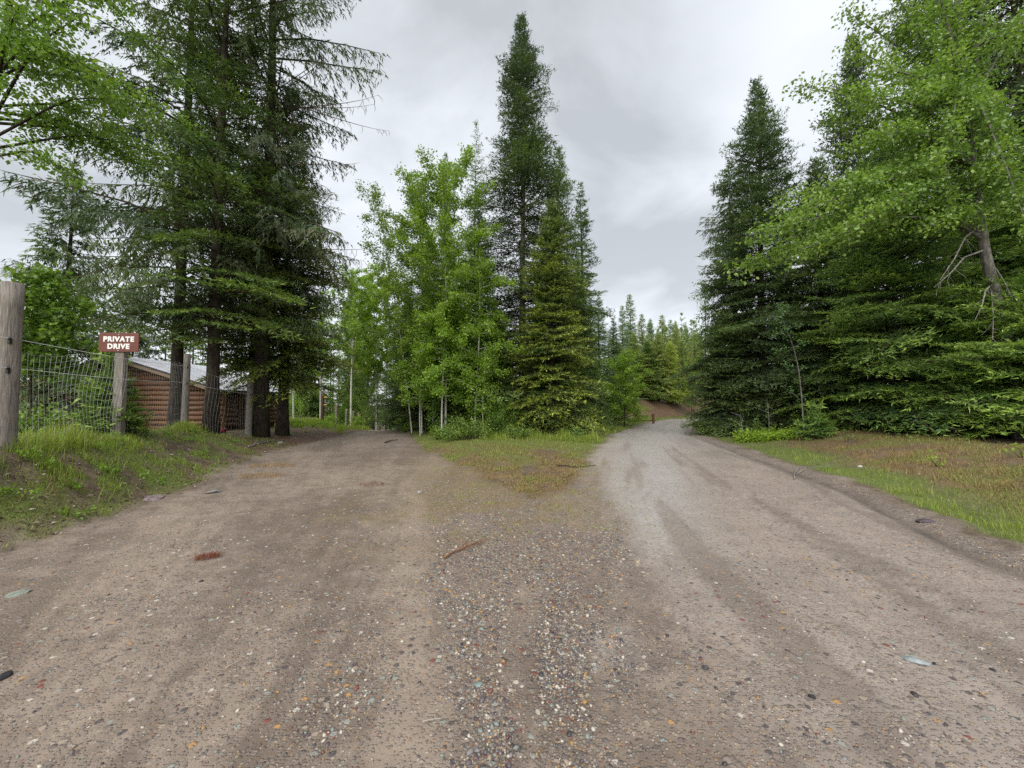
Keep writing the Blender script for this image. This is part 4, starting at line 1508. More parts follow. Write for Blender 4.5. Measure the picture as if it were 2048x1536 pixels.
def aspen():
    rng = np.random.default_rng(66)
    b = at(1607, 800, 15.2)
    z = gz(b.x, 15.2)
    pts = [(b.x, 15.2, z - 0.1)] + [tuple(at(px, py, 15.2)) for px, py in ((1603, 790), (1598, 740), (1586, 690), (1570, 650), (1553, 605))]
    L = [(pts, 0.035, 0.008, 0.72, 0.25)]
    for px0, py0, px1, py1 in ((1600, 800, 1568, 775), (1601, 800, 1615, 792), (1598, 745, 1572, 728), (1598, 745, 1612, 730), (1588, 695, 1550, 700), (1588, 695, 1612, 684), (1580, 672, 1545, 668),
                               (1575, 660, 1600, 650), (1568, 645, 1548, 640), (1560, 620, 1572, 612)):
        a, c = at(px0, py0, 15.2), at(px1, py1, 15.2 + rng.uniform(-0.4, 0.4))
        L.append(([tuple(a), tuple((a + c) / 2 + Vector((0, 0, 0.05))), tuple(c)], 0.009, 0.003, 0.35, 0.24))
    leafy('aspen_sapling', (b.x, 15.2, z), 'thin pale aspen sapling with sparse leaves against the dark firs', 'tree', rng, L, 'aspen', 'greybark', leaf=0.075, per=22, step=0.16, spread=0.2)


aspen()
conifer(1628, 15.0, 826, 0.65, 'small fir seedling at the foot of the thin aspen', name='fir_sapling', mat='sapling', seed=50, n=60, base=0.06, gap=0.05, rtrunk=0.012, low_el=0, tip_low=1.0, tip_high=1.0, rmin=0.12)

# ------------------------------------------------------------------ bend of the road: bank trees, each one seen by its top
birch(1250, 28.5, 705, 1.75, 'bright leafy bush like maple beside the wooden barrier', 51, dense=2.6, mat='birch', bark='bark', name='maple_tree', leaf=0.11, n=34, per=22, r0=0.05, first=0.08, up=0.35, sl=0.6, shape=0.3)
conifer(1200, 30.5, 590, 2.0, 'grey green fir left of the bright maple by the barrier', seed=52, proto='fir2', mat='hazy_bluefir')
conifer(1228, 35, 640, 2.0, 'mid green fir between the bright maple and the middle clump', seed=53, proto='fir1', mat='fir')
far = [(1247, 52, 618, 'pale thin topped fir left of the tallest far fir', 'hazy_bluefir', 1.7), (1262, 56, 596, 'tallest pale fir on the far bank, with the highest top', 'hazy_bluefir', 2.2),
       (1238, 44, 690, 'silvery green fir low at the left of the far bank', 'hazy_bluefir', 2.2), (1270, 45.5, 672, 'olive fir in front of the tallest pale far fir', 'olive', 2.0),
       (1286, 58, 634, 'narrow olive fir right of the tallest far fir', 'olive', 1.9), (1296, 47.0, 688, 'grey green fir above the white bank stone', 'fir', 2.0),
       (1303, 66, 648, 'dim blue fir top in the dip of the far skyline', 'hazy_bluefir', 2.0), (1327, 64, 636, 'light green far fir, second highest of the skyline', 'olive', 2.3),
       (1318, 47.0, 672, 'dark narrow pine over the boulder on the bank', 'olive', 1.7), (1344, 70, 645, 'far fir right of the second highest top', 'hazy_bluefir', 2.0),
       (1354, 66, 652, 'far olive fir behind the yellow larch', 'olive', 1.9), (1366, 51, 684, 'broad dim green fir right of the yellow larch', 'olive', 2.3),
       (1375, 72, 660, 'hazy far fir near the right end of the skyline', 'hazy_bluefir', 2.0), (1391, 74, 664, 'hazy far fir beside the dark spire topped fir', 'hazy_bluefir', 2.1),
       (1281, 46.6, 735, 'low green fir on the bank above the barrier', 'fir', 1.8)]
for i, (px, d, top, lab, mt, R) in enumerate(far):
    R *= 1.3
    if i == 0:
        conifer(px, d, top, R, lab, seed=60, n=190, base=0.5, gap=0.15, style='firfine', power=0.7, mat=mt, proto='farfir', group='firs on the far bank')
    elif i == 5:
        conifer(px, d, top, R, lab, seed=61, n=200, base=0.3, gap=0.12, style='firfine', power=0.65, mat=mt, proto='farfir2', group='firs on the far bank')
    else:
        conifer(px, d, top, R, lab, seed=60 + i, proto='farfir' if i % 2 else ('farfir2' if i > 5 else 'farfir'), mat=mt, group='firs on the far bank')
conifer(1342, 47.3, 690, 2.2, 'yellow green larch glowing above the brown bank', name='larch_tree', style='firfine', mat='larch', seed=80, n=190, base=0.4, gap=0.12, power=0.6)
birch(1384, 44.5, 728, 1.6, 'small bright maple where the road leaves view', 55, mat='lime', bark='bark', name='maple_tree', leaf=0.14, n=22, per=18, r0=0.05, first=0.12, sl=0.6, shape=0.35)

# ------------------------------------------------------------------ trees down the drive
birch(752, 42, 540, 3.2, 'yellow green birch glowing over the far end of the drive', 61, dense=2.4, mat='lime', n=50, per=20, leaf=0.18, r0=0.09, first=0.3, sl=0.9, shape=0.4, hang=0.7)
birch(703, 38, 540, 2.6, 'pale birch with a long white trunk left of the far drive', 62, dense=2.4, mat='birch', n=40, per=16, leaf=0.16, r0=0.11, first=0.42, sl=0.8)
birch(640, 46, 585, 2.4, 'light green birch behind the shorter bright tipped fir', 63, dense=2.4, mat='birch', n=40, per=16, leaf=0.16, r0=0.09, first=0.3, sl=0.9)
birch(586, 38, 640, 1.6, 'white birch stem right of the shorter fir trunk by the drive', 64, dense=1.5, mat='maple', n=18, per=18, leaf=0.13, r0=0.09, first=0.5, sl=0.7)
birch(676, 52, 660, 2.6, 'low mid green maple over the far fence posts', 65, dense=1.5, mat='maple', bark='bark', name='maple_tree', n=26, per=20, leaf=0.12, r0=0.05, first=0.15, sl=0.7, shape=0.35)
birch(746, 42, 720, 1.8, 'round grey green bush closing the far end of the drive', 66, dense=1.5, mat='shrub', bark='bark', name='maple_tree', n=30, per=20, leaf=0.12, r0=0.05, first=0.08, sl=0.7, shape=0.3)
shrub(716, 33, 0.9, 1.5, 'bright green bush beside the far fence posts', 67, leaf=0.11, mat='birch')
conifer(812, 36, 590, 2.6, 'dark fir on the right of the drive beyond its crest', seed=70, proto='fir1', mat='darkfir')
conifer(700, 60, 560, 2.6, 'far fir behind the pale birch', seed=71, proto='farfir2', mat='fir')
conifer(612, 52, 640, 2.4, 'far fir behind the white birch stem', seed=72, proto='farfir2', mat='fir')
conifer(728, 66, 600, 2.6, 'far fir behind the yellow green birch', seed=73, proto='farfir', mat='fir')


birch(772, 47, 640, 2.4, 'yellow green maple leaning over the lane near the bar gate', 68, mat='lime', bark='bark', name='maple_tree', n=34, per=34, leaf=0.16, r0=0.06, first=0.36, sl=0.9, shape=0.35)
birch(736, 54, 590, 2.6, 'mid green maple left of the lane behind the far fence posts', 69, mat='maple', bark='bark', name='maple_tree', n=34, per=34, leaf=0.17, r0=0.06, first=0.12, sl=0.9, shape=0.35)
birch(806, 44, 650, 2.0, 'bright maple on the right of the lane beyond the crest', 70, mat='birch', bark='bark', name='maple_tree', n=34, per=34, leaf=0.15, r0=0.06, first=0.08, sl=0.9, shape=0.3)

# ------------------------------------------------------------------ woods that read as one mass
def woods(name, label, spots, mat, seed, n=40, style='far'):
    rng = np.random.default_rng(seed)
    G = Geo()
    mb = MB()
    for x, y, H, R in spots:
        z = gz(x, y)
        conifer_geo(G, lib(style), rng, H, R, base=0.5, n=n, gap=0.08, power=0.65, org=(x, y, z), tip_low=0.5, tip_high=0.3)
        mb.tube([(x, y, z - 0.2), (x, y, z + H * 0.9)], [0.012 * H, 0.02], 6, False)
    V = np.array(mb.v)
    Q = np.array(mb.f)
    T = np.concatenate([Q[:, [0, 1, 2]], Q[:, [0, 2, 3]]])
    G.V.append(V)
    G.T.append(T + G.n)
    G.n += len(V)
    G.tip.append(np.zeros(len(T)))
    G.tint.append(np.zeros(len(T)))
    G.M.append(np.ones(len(T), int))
    o = link(name, G.mesh(name), [MAT[mat], MAT['bark']])
    prop(o, label, name.replace('_', ' '), kind='stuff')
    return o


def spots(seed, boxes, avoid=None):
    rng = np.random.default_rng(seed)
    r = []
    for (px0, px1, d0, d1, h0, h1, n) in boxes:
        for k in range(n):
            d = rng.uniform(d0, d1)
            px = rng.uniform(px0, px1)
            x = (px - 1024) / F * d
            if gravel_sd(np.array([x]), np.array([d]))[0] > -1.5:
                continue
            h = rng.uniform(h0, h1)
            r.append((x, d, h, h * rng.uniform(0.15, 0.22) + 0.5))
    return r


woods('distant_wood', 'mixed dark wood filling the view behind the cabin and the drive',
      spots(1, [(-420, 560, 34, 62, 8, 13, 34), (540, 740, 52, 90, 13, 19, 22), (760, 880, 52, 100, 13, 19, 22)]), 'fir', 201)
woods('drive_wood', 'wood closing the view at the far end of the drive', spots(7, [(690, 830, 84, 120, 15, 20, 26)]), 'fir', 205, n=40)
woods('middle_wood', 'dark wood filling the gaps behind the middle clump', spots(2, [(830, 1200, 34, 60, 9, 13, 34), (850, 1180, 25.5, 31, 4, 8, 14)]), 'darkfir', 202)
woods('roadside_wood', 'dense dark wood behind the spruces right of the road', spots(3, [(1430, 2100, 23, 44, 9, 17, 44), (2100, 2900, 14, 30, 9, 16, 20)]), 'darkfir', 203)
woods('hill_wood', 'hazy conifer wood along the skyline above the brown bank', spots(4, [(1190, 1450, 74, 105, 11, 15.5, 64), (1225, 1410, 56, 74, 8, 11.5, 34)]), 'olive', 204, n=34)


def thicket(name, label, seed, blobs, mat, leaf=0.11):
    rng = np.random.default_rng(seed)
    B, D, TI = [], [], []
    for px, d, H, R, n in blobs:
        x = (px - 1024) / F * d
        z = gz(x, d)
        if name == 'weeds' and gravel_mask(np.array([x]), np.array([d]))[0] > 0.1:
            continue
        nc = max(4, n // 28)
        c = unit(rng.normal(size=(nc, 3))) * (rng.random((nc, 1)) ** 0.4) * np.array([R, R, H / 2]) + np.array([x, d, z + H / 2])
        k = rng.integers(0, nc, n)
        B.append(c[k] + rng.normal(size=(n, 3)) * 0.20 * R * 0.6)
        D.append(unit(rng.normal(size=(n, 3)) + np.array([0, 0, -0.4])))
        TI.append(np.clip(rng.normal(0.45, 0.2, nc)[k], 0, 1))
    V, T = leaves(np.concatenate(B), np.concatenate(D), rng, leaf)
    tint = np.tile(np.concatenate(TI), 2)
    o = link(name, mesh_tris(name, V, T, {'tip': ('FACE', np.zeros(len(T))), 'tint': ('FACE', tint)}), MAT[mat])
    prop(o, label, name.replace('_', ' '), kind='stuff')


rb = np.random.default_rng(9)
thicket('undergrowth', 'bright leafy undergrowth behind the cabin and along the far drive', 301,
        [(rb.uniform(330, 590), rb.uniform(29, 44), rb.uniform(1.5, 5), rb.uniform(1.2, 2.2), 900) for _ in range(18)] +
        [(rb.uniform(590, 735), rb.uniform(50, 62), rb.uniform(3, 7), rb.uniform(1.6, 2.8), 1000) for _ in range(16)] +
        [(rb.uniform(-300, 330), rb.uniform(27, 40), rb.uniform(2, 6), rb.uniform(1.5, 2.5), 900) for _ in range(16)], 'birch')
thicket('forest_undergrowth', 'low leafy undergrowth between the trunks of the middle clump', 302,
        [(rb.uniform(800, 1180), rb.uniform(19.5, 30), rb.uniform(0.8, 2.4), rb.uniform(0.6, 1.2), 600) for _ in range(30)] +
        [(rb.uniform(1420, 2300), rb.uniform(15.5, 24), rb.uniform(0.5, 1.4), rb.uniform(0.6, 1.2), 350) for _ in range(22)], 'shrub', 0.09)

thicket('drive_undergrowth', 'low yellow green plants beside the drive beyond its crest', 303,
        [(rb.uniform(565, 690), rb.uniform(24, 29), rb.uniform(0.15, 0.4), rb.uniform(0.4, 0.9), 260) for _ in range(20)] +
        [(rb.uniform(815, 860), rb.uniform(22, 40), rb.uniform(0.6, 2.0), rb.uniform(0.5, 0.9), 400) for _ in range(10)], 'lime', 0.08)

thicket('weeds', 'small broad leaved weeds low on the left bank', 304,
        [(rb.uniform(-60, 540), rb.uniform(4.4, 13), rb.uniform(0.06, 0.16), rb.uniform(0.15, 0.4), 110) for _ in range(60)], 'birch', 0.04)

# ------------------------------------------------------------------ shrubs
shrub(930, 16.8, 1.25, 1.0, 'widest bright shrub at the foot of the birches', 1, n=26, per=30, leaf=0.075)
shrub(878, 17.2, 0.6, 0.55, 'low bright shrub nearest the drive crest', 2, n=14, per=24, leaf=0.075, mat='birch')
shrub(1032, 16.9, 0.75, 0.62, 'low shrub under the round rose bush', 3, n=16, per=26, leaf=0.075)
shrub(998, 18.2, 1.0, 1.95, 'round rose bush of small pale leaves before the pointed fir', 4, n=24, per=34, leaf=0.055, mat='maple')
shrub(1150, 17.6, 0.55, 0.45, 'small grassy shrub at the foot of the bright tipped fir', 5, n=12, per=18, leaf=0.07, mat='aspen')
for k, (px, d, R, lab) in enumerate(((1500, 16.5, 0.75, 'low lime green leafy patch under the spire topped fir'), (1548, 16.2, 0.9, 'widest lime green leafy patch on the verge'),
                                     (1590, 15.9, 0.5, 'smallest lime green leafy patch beside the fir seedling'))):
    shrub(px, d, R, 0.34, lab, 10 + k, n=30, per=22, leaf=0.09, mat='lime', name='leafy_plant', cat='plant', group='lime green plants on the verge')
shrub(1870, 8.8, 0.16, 0.20, 'small lime green seedling alone in the brown litter', 20, n=5, per=6, leaf=0.07, mat='lime', name='leafy_plant', cat='plant')
shrub(2040, 8.6, 0.25, 0.25, 'lime green seedling at the right end of the brown litter', 21, n=6, per=8, leaf=0.07, mat='lime', name='leafy_plant', cat='plant')
shrub(1690, 13.3, 0.15, 0.5, 'thin sprig with few leaves before the layered spruce', 22, n=3, per=6, leaf=0.07, mat='aspen', name='leafy_plant', cat='plant')
shrub(60, 8.0, 0.7, 0.8, 'low green bush behind the fence mesh next to the near post', 23, n=16, per=26, leaf=0.07, mat='maple')
shrub(660, 33, 0.8, 1.0, 'leafy bush at the foot of the darkest far fence post', 24, n=16, per=24, leaf=0.10, mat='birch')


def bare_twigs(px, d, H, label, seed):
    rng = np.random.default_rng(seed)
    x = at(px, 800, d).x
    z = gz(x, d)
    o = empty('bare_sapling', (x, d, z))
    prop(o, label, 'sapling')
    mb = MB()
    mb.tube([(0, 0, -0.1), (0.02, 0, H * 0.4), (-0.04, 0.02, H)], [0.02, 0.014, 0.004], 5, False)
    mb.build('trunk', MAT['deadwood'], o, smooth=True)
    for k in range(5):
        t = rng.uniform(0.35, 0.9)
        l = rng.uniform(0.3, 0.7)
        a = rng.uniform(0, 6.28)
        b = MB()
        b.tube([(0, 0, H * t), (math.cos(a) * l * .5, math.sin(a) * l * .5, H * t + l * .3), (math.cos(a) * l, math.sin(a) * l, H * t + l * .45)], [0.009, 0.006, 0.003], 4, False)
        b.build('branch', MAT['deadwood'], o)


bare_twigs(1482, 16.9, 1.15, 'bare grey twiggy sapling by the lime green patch', 1)
bare_twigs(1536, 17.4, 1.6, 'thin bare grey stem under the spire topped fir', 2)

# ------------------------------------------------------------------ fences
A_, C_, D_ = (-7.08, 5.6), (-10.45, 12.8), (-10.5, 16.0)


def post_mb(h, r, rng, lean=(0, 0), buried=0.3):
    mb = MB()
    n = 9
    pts = [(lean[0] * k / (n - 1), lean[1] * k / (n - 1), -buried + (h + buried) * k / (n - 1)) for k in range(n)]
    mb.tube(pts, [r * (1.06 - 0.12 * k / (n - 1)) for k in range(n)], 14, True, 0.06, rng)
    return mb


def near_fence():
    rng = random.Random(3)
    root = empty('wire_fence', (A_[0], A_[1], 0))
    prop(root, 'tall woven wire fence on wooden posts along the left bank', 'fence')
    inv = Matrix.Translation(root.location).inverted()

    def ch(o, par=None):
        o.parent = par or root
        o.matrix_parent_inverse = inv
        return o

    B0 = (-5.55, 2.45)
    hs = {}
    for (x, y), top, r, lean in ((A_, 3.30, 0.118, (0, 0)), (C_, at(370, 708, 12.8).z, 0.095, (0.02, 0)), (D_, at(500, 752, 16).z, 0.115, (0.02, 0))):
        z = gz(x, y)
        o = post_mb(top - z, r, rng, lean).build('post', MAT['post'], root, smooth=True)
        o.matrix_parent_inverse = inv
        o.location = (x, y, z)
        hs[(x, y)] = z
        # staples and insulators on the road side of the post
        for rz in ((2.50, 2.09) if (x, y) == A_ else (2.77, 2.26) if (x, y) == C_ else (2.28, 1.95)):
            mb = MB()
            dx, dy = 0.80, -0.60
            px_, py_ = x + dx * r * 1.05, y + dy * r * 1.05
            mb.tube([(px_ - dx * 0.02, py_ - dy * 0.02, rz - 0.03), (px_ + dx * 0.035, py_ + dy * 0.035, rz + 0.01)], [0.022, 0.016], 8)
            mb.box((px_ - dx * 0.005, py_ - dy * 0.005, rz - 0.045), (0.03, 0.03, 0.06))
            s = mb.build('insulator', MAT['black'], o)
            s.matrix_parent_inverse = (Matrix.Translation(root.location) @ Matrix.Translation(Vector((x, y, z)) - root.location)).inverted()
            s.matrix_parent_inverse = Matrix.Translation((-x, -y, -z))
    # small yellow tag on the near post
    # wires
    off = Vector((0.80, -0.60, 0)) * 0.11
    path = [Vector((*B0, 0)), Vector((*A_, 0)), Vector((*C_, 0)), Vector((*D_, 0))]
    path = [p + off for p in path]
    ropes = [(2.42, 2.50, 2.77, 2.28), (2.02, 2.09, 2.26, 1.95)]
    for zs in ropes:
        mb = MB()
        pts = []
        for i in range(3):
            for k in range(7):
                f = k / 7
                p = path[i].lerp(path[i + 1], f) + Vector((0.02, -0.02, 0))
                p.z = zs[i] + (zs[i + 1] - zs[i]) * f - 0.05 * math.sin(math.pi * f)
                pts.append(p)
        p = path[3].copy()
        p.z = zs[3]
        pts.append(p)
        mb.tube(pts, 0.0048, 5, False)
        ch(mb.build('electric_rope', MAT['rope'], root))

    def bulge(i, f, zrel):
        """the mesh sags outward between posts"""
        s = math.sin(math.pi * f)
        w = math.sin(f * 19 + i) * 0.5 + math.sin(f * 7.3 + 2 * i)
        return 0.020 * s * w * math.sin(math.pi * min(1, zrel)) + 0.035 * s * math.sin(zrel * 5 + f * 9)

    def wp(i, f, zrel, Hm):
        p = path[i].lerp(path[i + 1], f)
        t = (path[i + 1] - path[i]).normalized()
        nrm = Vector((t.y, -t.x, 0))
        g = gz(p.x, p.y)
        zb = g + 0.03
        b = bulge(i, f, zrel)
        p = p + nrm * b + t * b * 1.4
        p.z = zb + Hm * zrel
        return p

    HM = (1.3, 1.35, 2.05, 1.95)
    nh = 13
    for i in range(3):
        Lg = (path[i + 1] - path[i]).length
        for k in range(nh):
            zr = (k / (nh - 1)) ** 0.85
            mb = MB()
            m = max(8, int(Lg / 0.25))
            mb.tube([wp(i, q / m, zr, HM[i] + (HM[i + 1] - HM[i]) * q / m) for q in range(m + 1)], 0.0017, 3, False)
            ch(mb.build('line_wire', MAT['wire'], root))
        nv = int(Lg / 0.135)
        for q in range(1, nv):
            f = q / nv
            mb = MB()
            mb.tube([wp(i, f, z / 8, HM[i] + (HM[i + 1] - HM[i]) * f) for z in range(9)], 0.0017, 3, False)
            ch(mb.build('stay_wire', MAT['wire'], root))


near_fence()


def far_fence():
    rng = random.Random(8)
    pl = [(645, 31, 2.45, 0.12, 'darkwood'), (673, 36.5, 2.2, 0.11, 'post'), (693, 40, 2.1, 0.11, 'post'), (707, 44, 2.1, 0.11, 'post'), (717, 48, 2.2, 0.10, 'post'),
          (730, 56, 2.1, 0.10, 'post'), (739, 64, 2.0, 0.10, 'post'), (745, 72, 2.0, 0.10, 'post')]
    x0 = at(645, 800, 31)
    root = empty('post_fence', (x0.x, 31, gz(x0.x, 31)))
    prop(root, 'row of grey fence posts going down beside the far drive', 'fence')
    inv = Matrix.Translation(root.location).inverted()
    tops = []
    for k, (px, d, h, r, mt) in enumerate(pl):
        x = at(px, 800, d).x
        z = gz(x, d)
        o = post_mb(h, r, rng, (0.03, 0)).build('post', MAT[mt], root, smooth=True)
        o.matrix_parent_inverse = inv
        o.location = (x, d, z)
        tops.append(Vector((x + r, d - 0.05, z)))
        if k in (0, 4):
            for hz_ in (h - 0.35, h - 0.95):
                mb = MB()
                mb.tube([(r * 0.9, -0.02, hz_), (r + 0.22, -0.04, hz_ + 0.01)], [0.035, 0.03], 8)
                s = mb.build('insulator', MAT['yellow'], o)
    for hh in (0.5, 0.9, 1.3, 1.75):
        mb = MB()
        mb.tube([p + Vector((0, 0, hh)) for p in tops], 0.004, 4, False)
        o = mb.build('line_wire', MAT['wire'], root)
        o.matrix_parent_inverse = inv


far_fence()


def far_gate():
    d = 74
    x0, x1 = at(748, 800, d).x, at(783, 800, d).x
    z = gz((x0 + x1) / 2, d)
    root = empty('bar_gate', ((x0 + x1) / 2, d, z))
    prop(root, 'dark gate of upright bars closing the far end of the drive', 'gate')
    w = x1 - x0
    for k in range(13):
        mb = MB()
        t = k / 12
        big_ = k in (0, 12)
        mb.box((-w / 2 + w * t, 0, 0.75 + (0.25 if big_ else 0)), (0.16 if big_ else 0.07, 0.1 if big_ else 0.04, 1.5 + (0.6 if big_ else 0.12 * math.sin(k))))
        mb.build('gate_post' if big_ else 'gate_bar', MAT['iron'], root)
    for zz_ in (0.35, 1.3):
        mb = MB()
        mb.box((0, 0.03, zz_), (w, 0.04, 0.07))
        mb.build('gate_rail', MAT['iron'], root)


far_gate()


def barrier():
    d = 32.0
    xa, xb = at(1270, 800, d).x, at(1306, 800, d).x
    z = gz(xb, d)
    root = empty('wooden_barrier', ((xa + xb) / 2, d, z))
    prop(root, 'little red brown post and rail barrier on the grass at the bend', 'barrier')
    w = xb - xa
    for sx, s, h in ((-1, 0.07, 0.62), (1, 0.16, 0.78)):
        mb = MB()
        mb.box((sx * w / 2, 0, h / 2 - 0.1), (s, s, h + 0.2))
        mb.build('post', MAT['gatewood'], root)
    for zr in (0.6, 0.22):
        mb = MB()
        mb.box((-0.04, 0.02, zr), (w - 0.12, 0.05, 0.08))
        mb.build('rail', MAT['gatewood'], root)


barrier()


# ------------------------------------------------------------------ the sign
def sign():
    d = 8.75
    c = at(239.5, 685, d)
    x = c.x
    zg = gz(x, d)
    root = empty('road_sign', (x, d, zg), RAD(4))
    prop(root, 'brown PRIVATE DRIVE sign on a square wooden post behind the fence mesh', 'sign')
    mb = MB()
    top = c.z - zg - 0.17
    mb.box((0, 0.06, top / 2 - 0.15), (0.185, 0.12, top + 0.3))
    mb.build('post', MAT['post'], root)
    w, h, r = 0.82, 0.42, 0.045
    zc = c.z - zg
    ring = []
    for cx, cz, a0 in ((w / 2 - r, h / 2 - r, 0), (-w / 2 + r, h / 2 - r, 90), (-w / 2 + r, -h / 2 + r, 180), (w / 2 - r, -h / 2 + r, 270)):
        for k in range(5):
            a = RAD(a0 + k * 22.5)
            ring.append((cx + r * math.cos(a), cz + r * math.sin(a)))
    n = len(ring)
    mb = MB()
    vs = [(a, -0.022, zc + b) for a, b in ring] + [(a * 0.985, -0.026, zc + b * 0.975) for a, b in ring] + [(a, 0.0, zc + b) for a, b in ring]
    fs = [tuple(range(n, 2 * n))]
    for k in range(n):
        k2 = (k + 1) % n
        fs.append((k, k2, n + k2, n + k))
        fs.append((2 * n + k, 2 * n + k2, k2, k))
    fs.append(tuple(range(3 * n - 1, 2 * n - 1, -1)))
    mb.add(vs, fs)
    board = mb.build('board', MAT['signbrown'], root)
    # hand routed lettering, one mesh per word
    for word, zt, sz, dx in (('PRIVATE', 0.055, 0.150, 0.0), ('DRIVE', -0.105, 0.150, 0.0)):
        cu = bpy.data.curves.new(word.lower(), 'FONT')
        cu.body = word
        cu.size = sz
        cu.align_x = 'CENTER'
        cu.offset = 0.0062
        cu.extrude = 0.004
        cu.bevel_depth = 0.0015
        cu.bevel_resolution = 1
        cu.space_character = 1.16
        tmp = bpy.data.objects.new('lettering_source', cu)
        COL.objects.link(tmp)
        dg = bpy.context.evaluated_depsgraph_get()
        me = bpy.data.meshes.new_from_object(tmp.evaluated_get(dg))
        bpy.data.objects.remove(tmp)
        me.materials.clear()
        o = link('lettering', me, MAT['signwhite'], board)
        o['label'] = 'white word ' + word
        o.location = (dx, -0.027, zc + zt - 0.035)
        o.rotation_euler = (RAD(90), 0, 0)
    for zb in (h / 2 - 0.035, -h / 2 + 0.028):
        mb = MB()
        mb.tube([(0, -0.024, zc + zb), (0, -0.034, zc + zb)], 0.012, 8)
        mb.build('bolt', MAT['bolt'], board)


sign()


# ------------------------------------------------------------------ stones, sticks and other small things on the ground
def rock(px, py, size, label, col, seed, name='rock', flat=0.5, cat='rock', group=None, d=None):
    """a stone lying where the photo pixel meets the ground"""
    if d is None:
        d = EYE * F / max(py - 806, 8)
        for _ in range(6):
            p = at(px, py, d)
            d *= (EYE - gz(p.x, d)) / max(EYE - p.z, 0.05) if p.z < EYE else 1
    p = at(px, py, d)
    rng = np.random.default_rng(seed)
    import bmesh
    bm = bmesh.new()
    bmesh.ops.create_icosphere(bm, subdivisions=2, radius=0.5)
    sx, sy, sz = size, size * rng.uniform(0.55, 0.8), size * flat
    cuts = [(unit(rng.normal(size=3)), rng.uniform(0.28, 0.42)) for _ in range(7)]
    for v in bm.verts:
        c = np.array(v.co)
        for nrm, o_ in cuts:
            k = c @ nrm
            if k > o_:
                c = c - nrm * (k - o_)
        v.co = Vector((c[0] * sx, c[1] * sy, c[2] * sz))
    me = bpy.data.meshes.new(name)
    bm.to_mesh(me)
    bm.free()
    o = link(name, me, rock_mat('stone_' + str(seed), col))
    o.location = (p.x, d, gz(p.x, d) + sz * 0.12)
    o.rotation_euler = (rng.uniform(-.15, .15), rng.uniform(-.15, .15), rng.uniform(0, 6.28))
    prop(o, label, cat, group)
    return o


rock(955, 1370, 0.060, 'sea green flat pebble, largest in the loose gravel strip', (0.24, 0.32, 0.29), 1, flat=0.35)
rock(1832, 1322, 0.15, 'long pale blue flat stone set in the main road', (0.34, 0.38, 0.38), 2, flat=0.22)
rock(1868, 1328, 0.035, 'small black stone beside the pale blue flat stone', (0.03, 0.03, 0.035), 3)
rock(38, 1188, 0.16, 'grey green flat stone near the left bank', (0.27, 0.30, 0.25), 4, flat=0.25)
rock(1410, 1337, 0.045, 'dark square stone at the edge of the main road', (0.09, 0.085, 0.085), 5, flat=0.7)
rock(765, 968, 0.09, 'dark grey stone alone in the drive', (0.10, 0.10, 0.10), 6, flat=0.6)
rock(840, 984, 0.14, 'pale flat stone where the drive meets the gravel strip', (0.40, 0.42, 0.40), 7, flat=0.25)
rock(810, 996, 0.09, 'pale grey stone left of the pale flat stone', (0.36, 0.35, 0.33), 8, flat=0.3)
rock(680, 978, 0.12, 'light grey stone in the left wheel track of the drive', (0.38, 0.36, 0.33), 9, flat=0.3)
rock(402, 1163, 0.045, 'small black curved stone below the red needle clump', (0.025, 0.025, 0.03), 10)
rock(8, 1355, 0.09, 'black stone at the left edge of the drive', (0.03, 0.03, 0.035), 11)
rock(1277, 1125, 0.07, 'round tan stone in the loose strip by the road', (0.45, 0.36, 0.25), 12, flat=0.7)
rock(1200, 1265, 0.035, 'white pebble in the loose strip', (0.6, 0.58, 0.54), 13)
rock(300, 1000, 0.45, 'flat mauve stone at the foot of the left bank', (0.26, 0.21, 0.21), 14, flat=0.12)
rock(430, 985, 0.30, 'grey stone half buried in the left bank', (0.24, 0.23, 0.22), 15, flat=0.35)
rock(560, 884, 0.35, 'pale stone by the roots of the shorter fir', (0.36, 0.34, 0.32), 16, flat=0.35)
rock(1720, 935, 0.14, 'white stone in the brown litter of the right verge', (0.62, 0.60, 0.55), 17, flat=0.5)
rock(1850, 1043, 0.22, 'dark purple flat stone along the right road edge', (0.10, 0.075, 0.09), 18, flat=0.3)
rock(1235, 1262, 0.05, 'teal grey pebble pair in the loose gravel', (0.22, 0.27, 0.25), 19)
rock(1075, 1425, 0.04, 'long cream pebble near the sea green pebble', (0.5, 0.48, 0.38), 20)
rock(1985, 1340, 0.04, 'dark pebble in the right wheel track', (0.05, 0.045, 0.05), 21)
rock(1625, 1395, 0.045, 'black pebble low in the main road', (0.035, 0.03, 0.04), 22)
rock(1830, 1390, 0.05, 'dark brown stone in the main road under the pale blue one', (0.06, 0.05, 0.05), 23)
rock(1309, 813, 0.45, 'white stone on the far brown bank', (0.55, 0.54, 0.52), 24, flat=0.9, d=47)


def boulder_log():
    d = 46.5
    a, b = at(1320, 819, d), at(1334, 826, d)
    mb = MB()
    m = (a + b) / 2
    za, zb = gz(a.x, d) + 0.12, gz(b.x, d) + 0.12
    mb.tube([(a.x - m.x, 0, za), ((b.x - a.x) * 0.05, 0.03, (za + zb) / 2 + 0.05), (b.x - m.x, 0, zb)], [0.16, 0.18, 0.13], 9, True, 0.15)
    o = mb.build('fallen_log', MAT['deadwood'], None, smooth=True)
    o.location = (m.x, d, 0)
    prop(o, 'grey log lying on the far brown bank', 'log')


boulder_log()


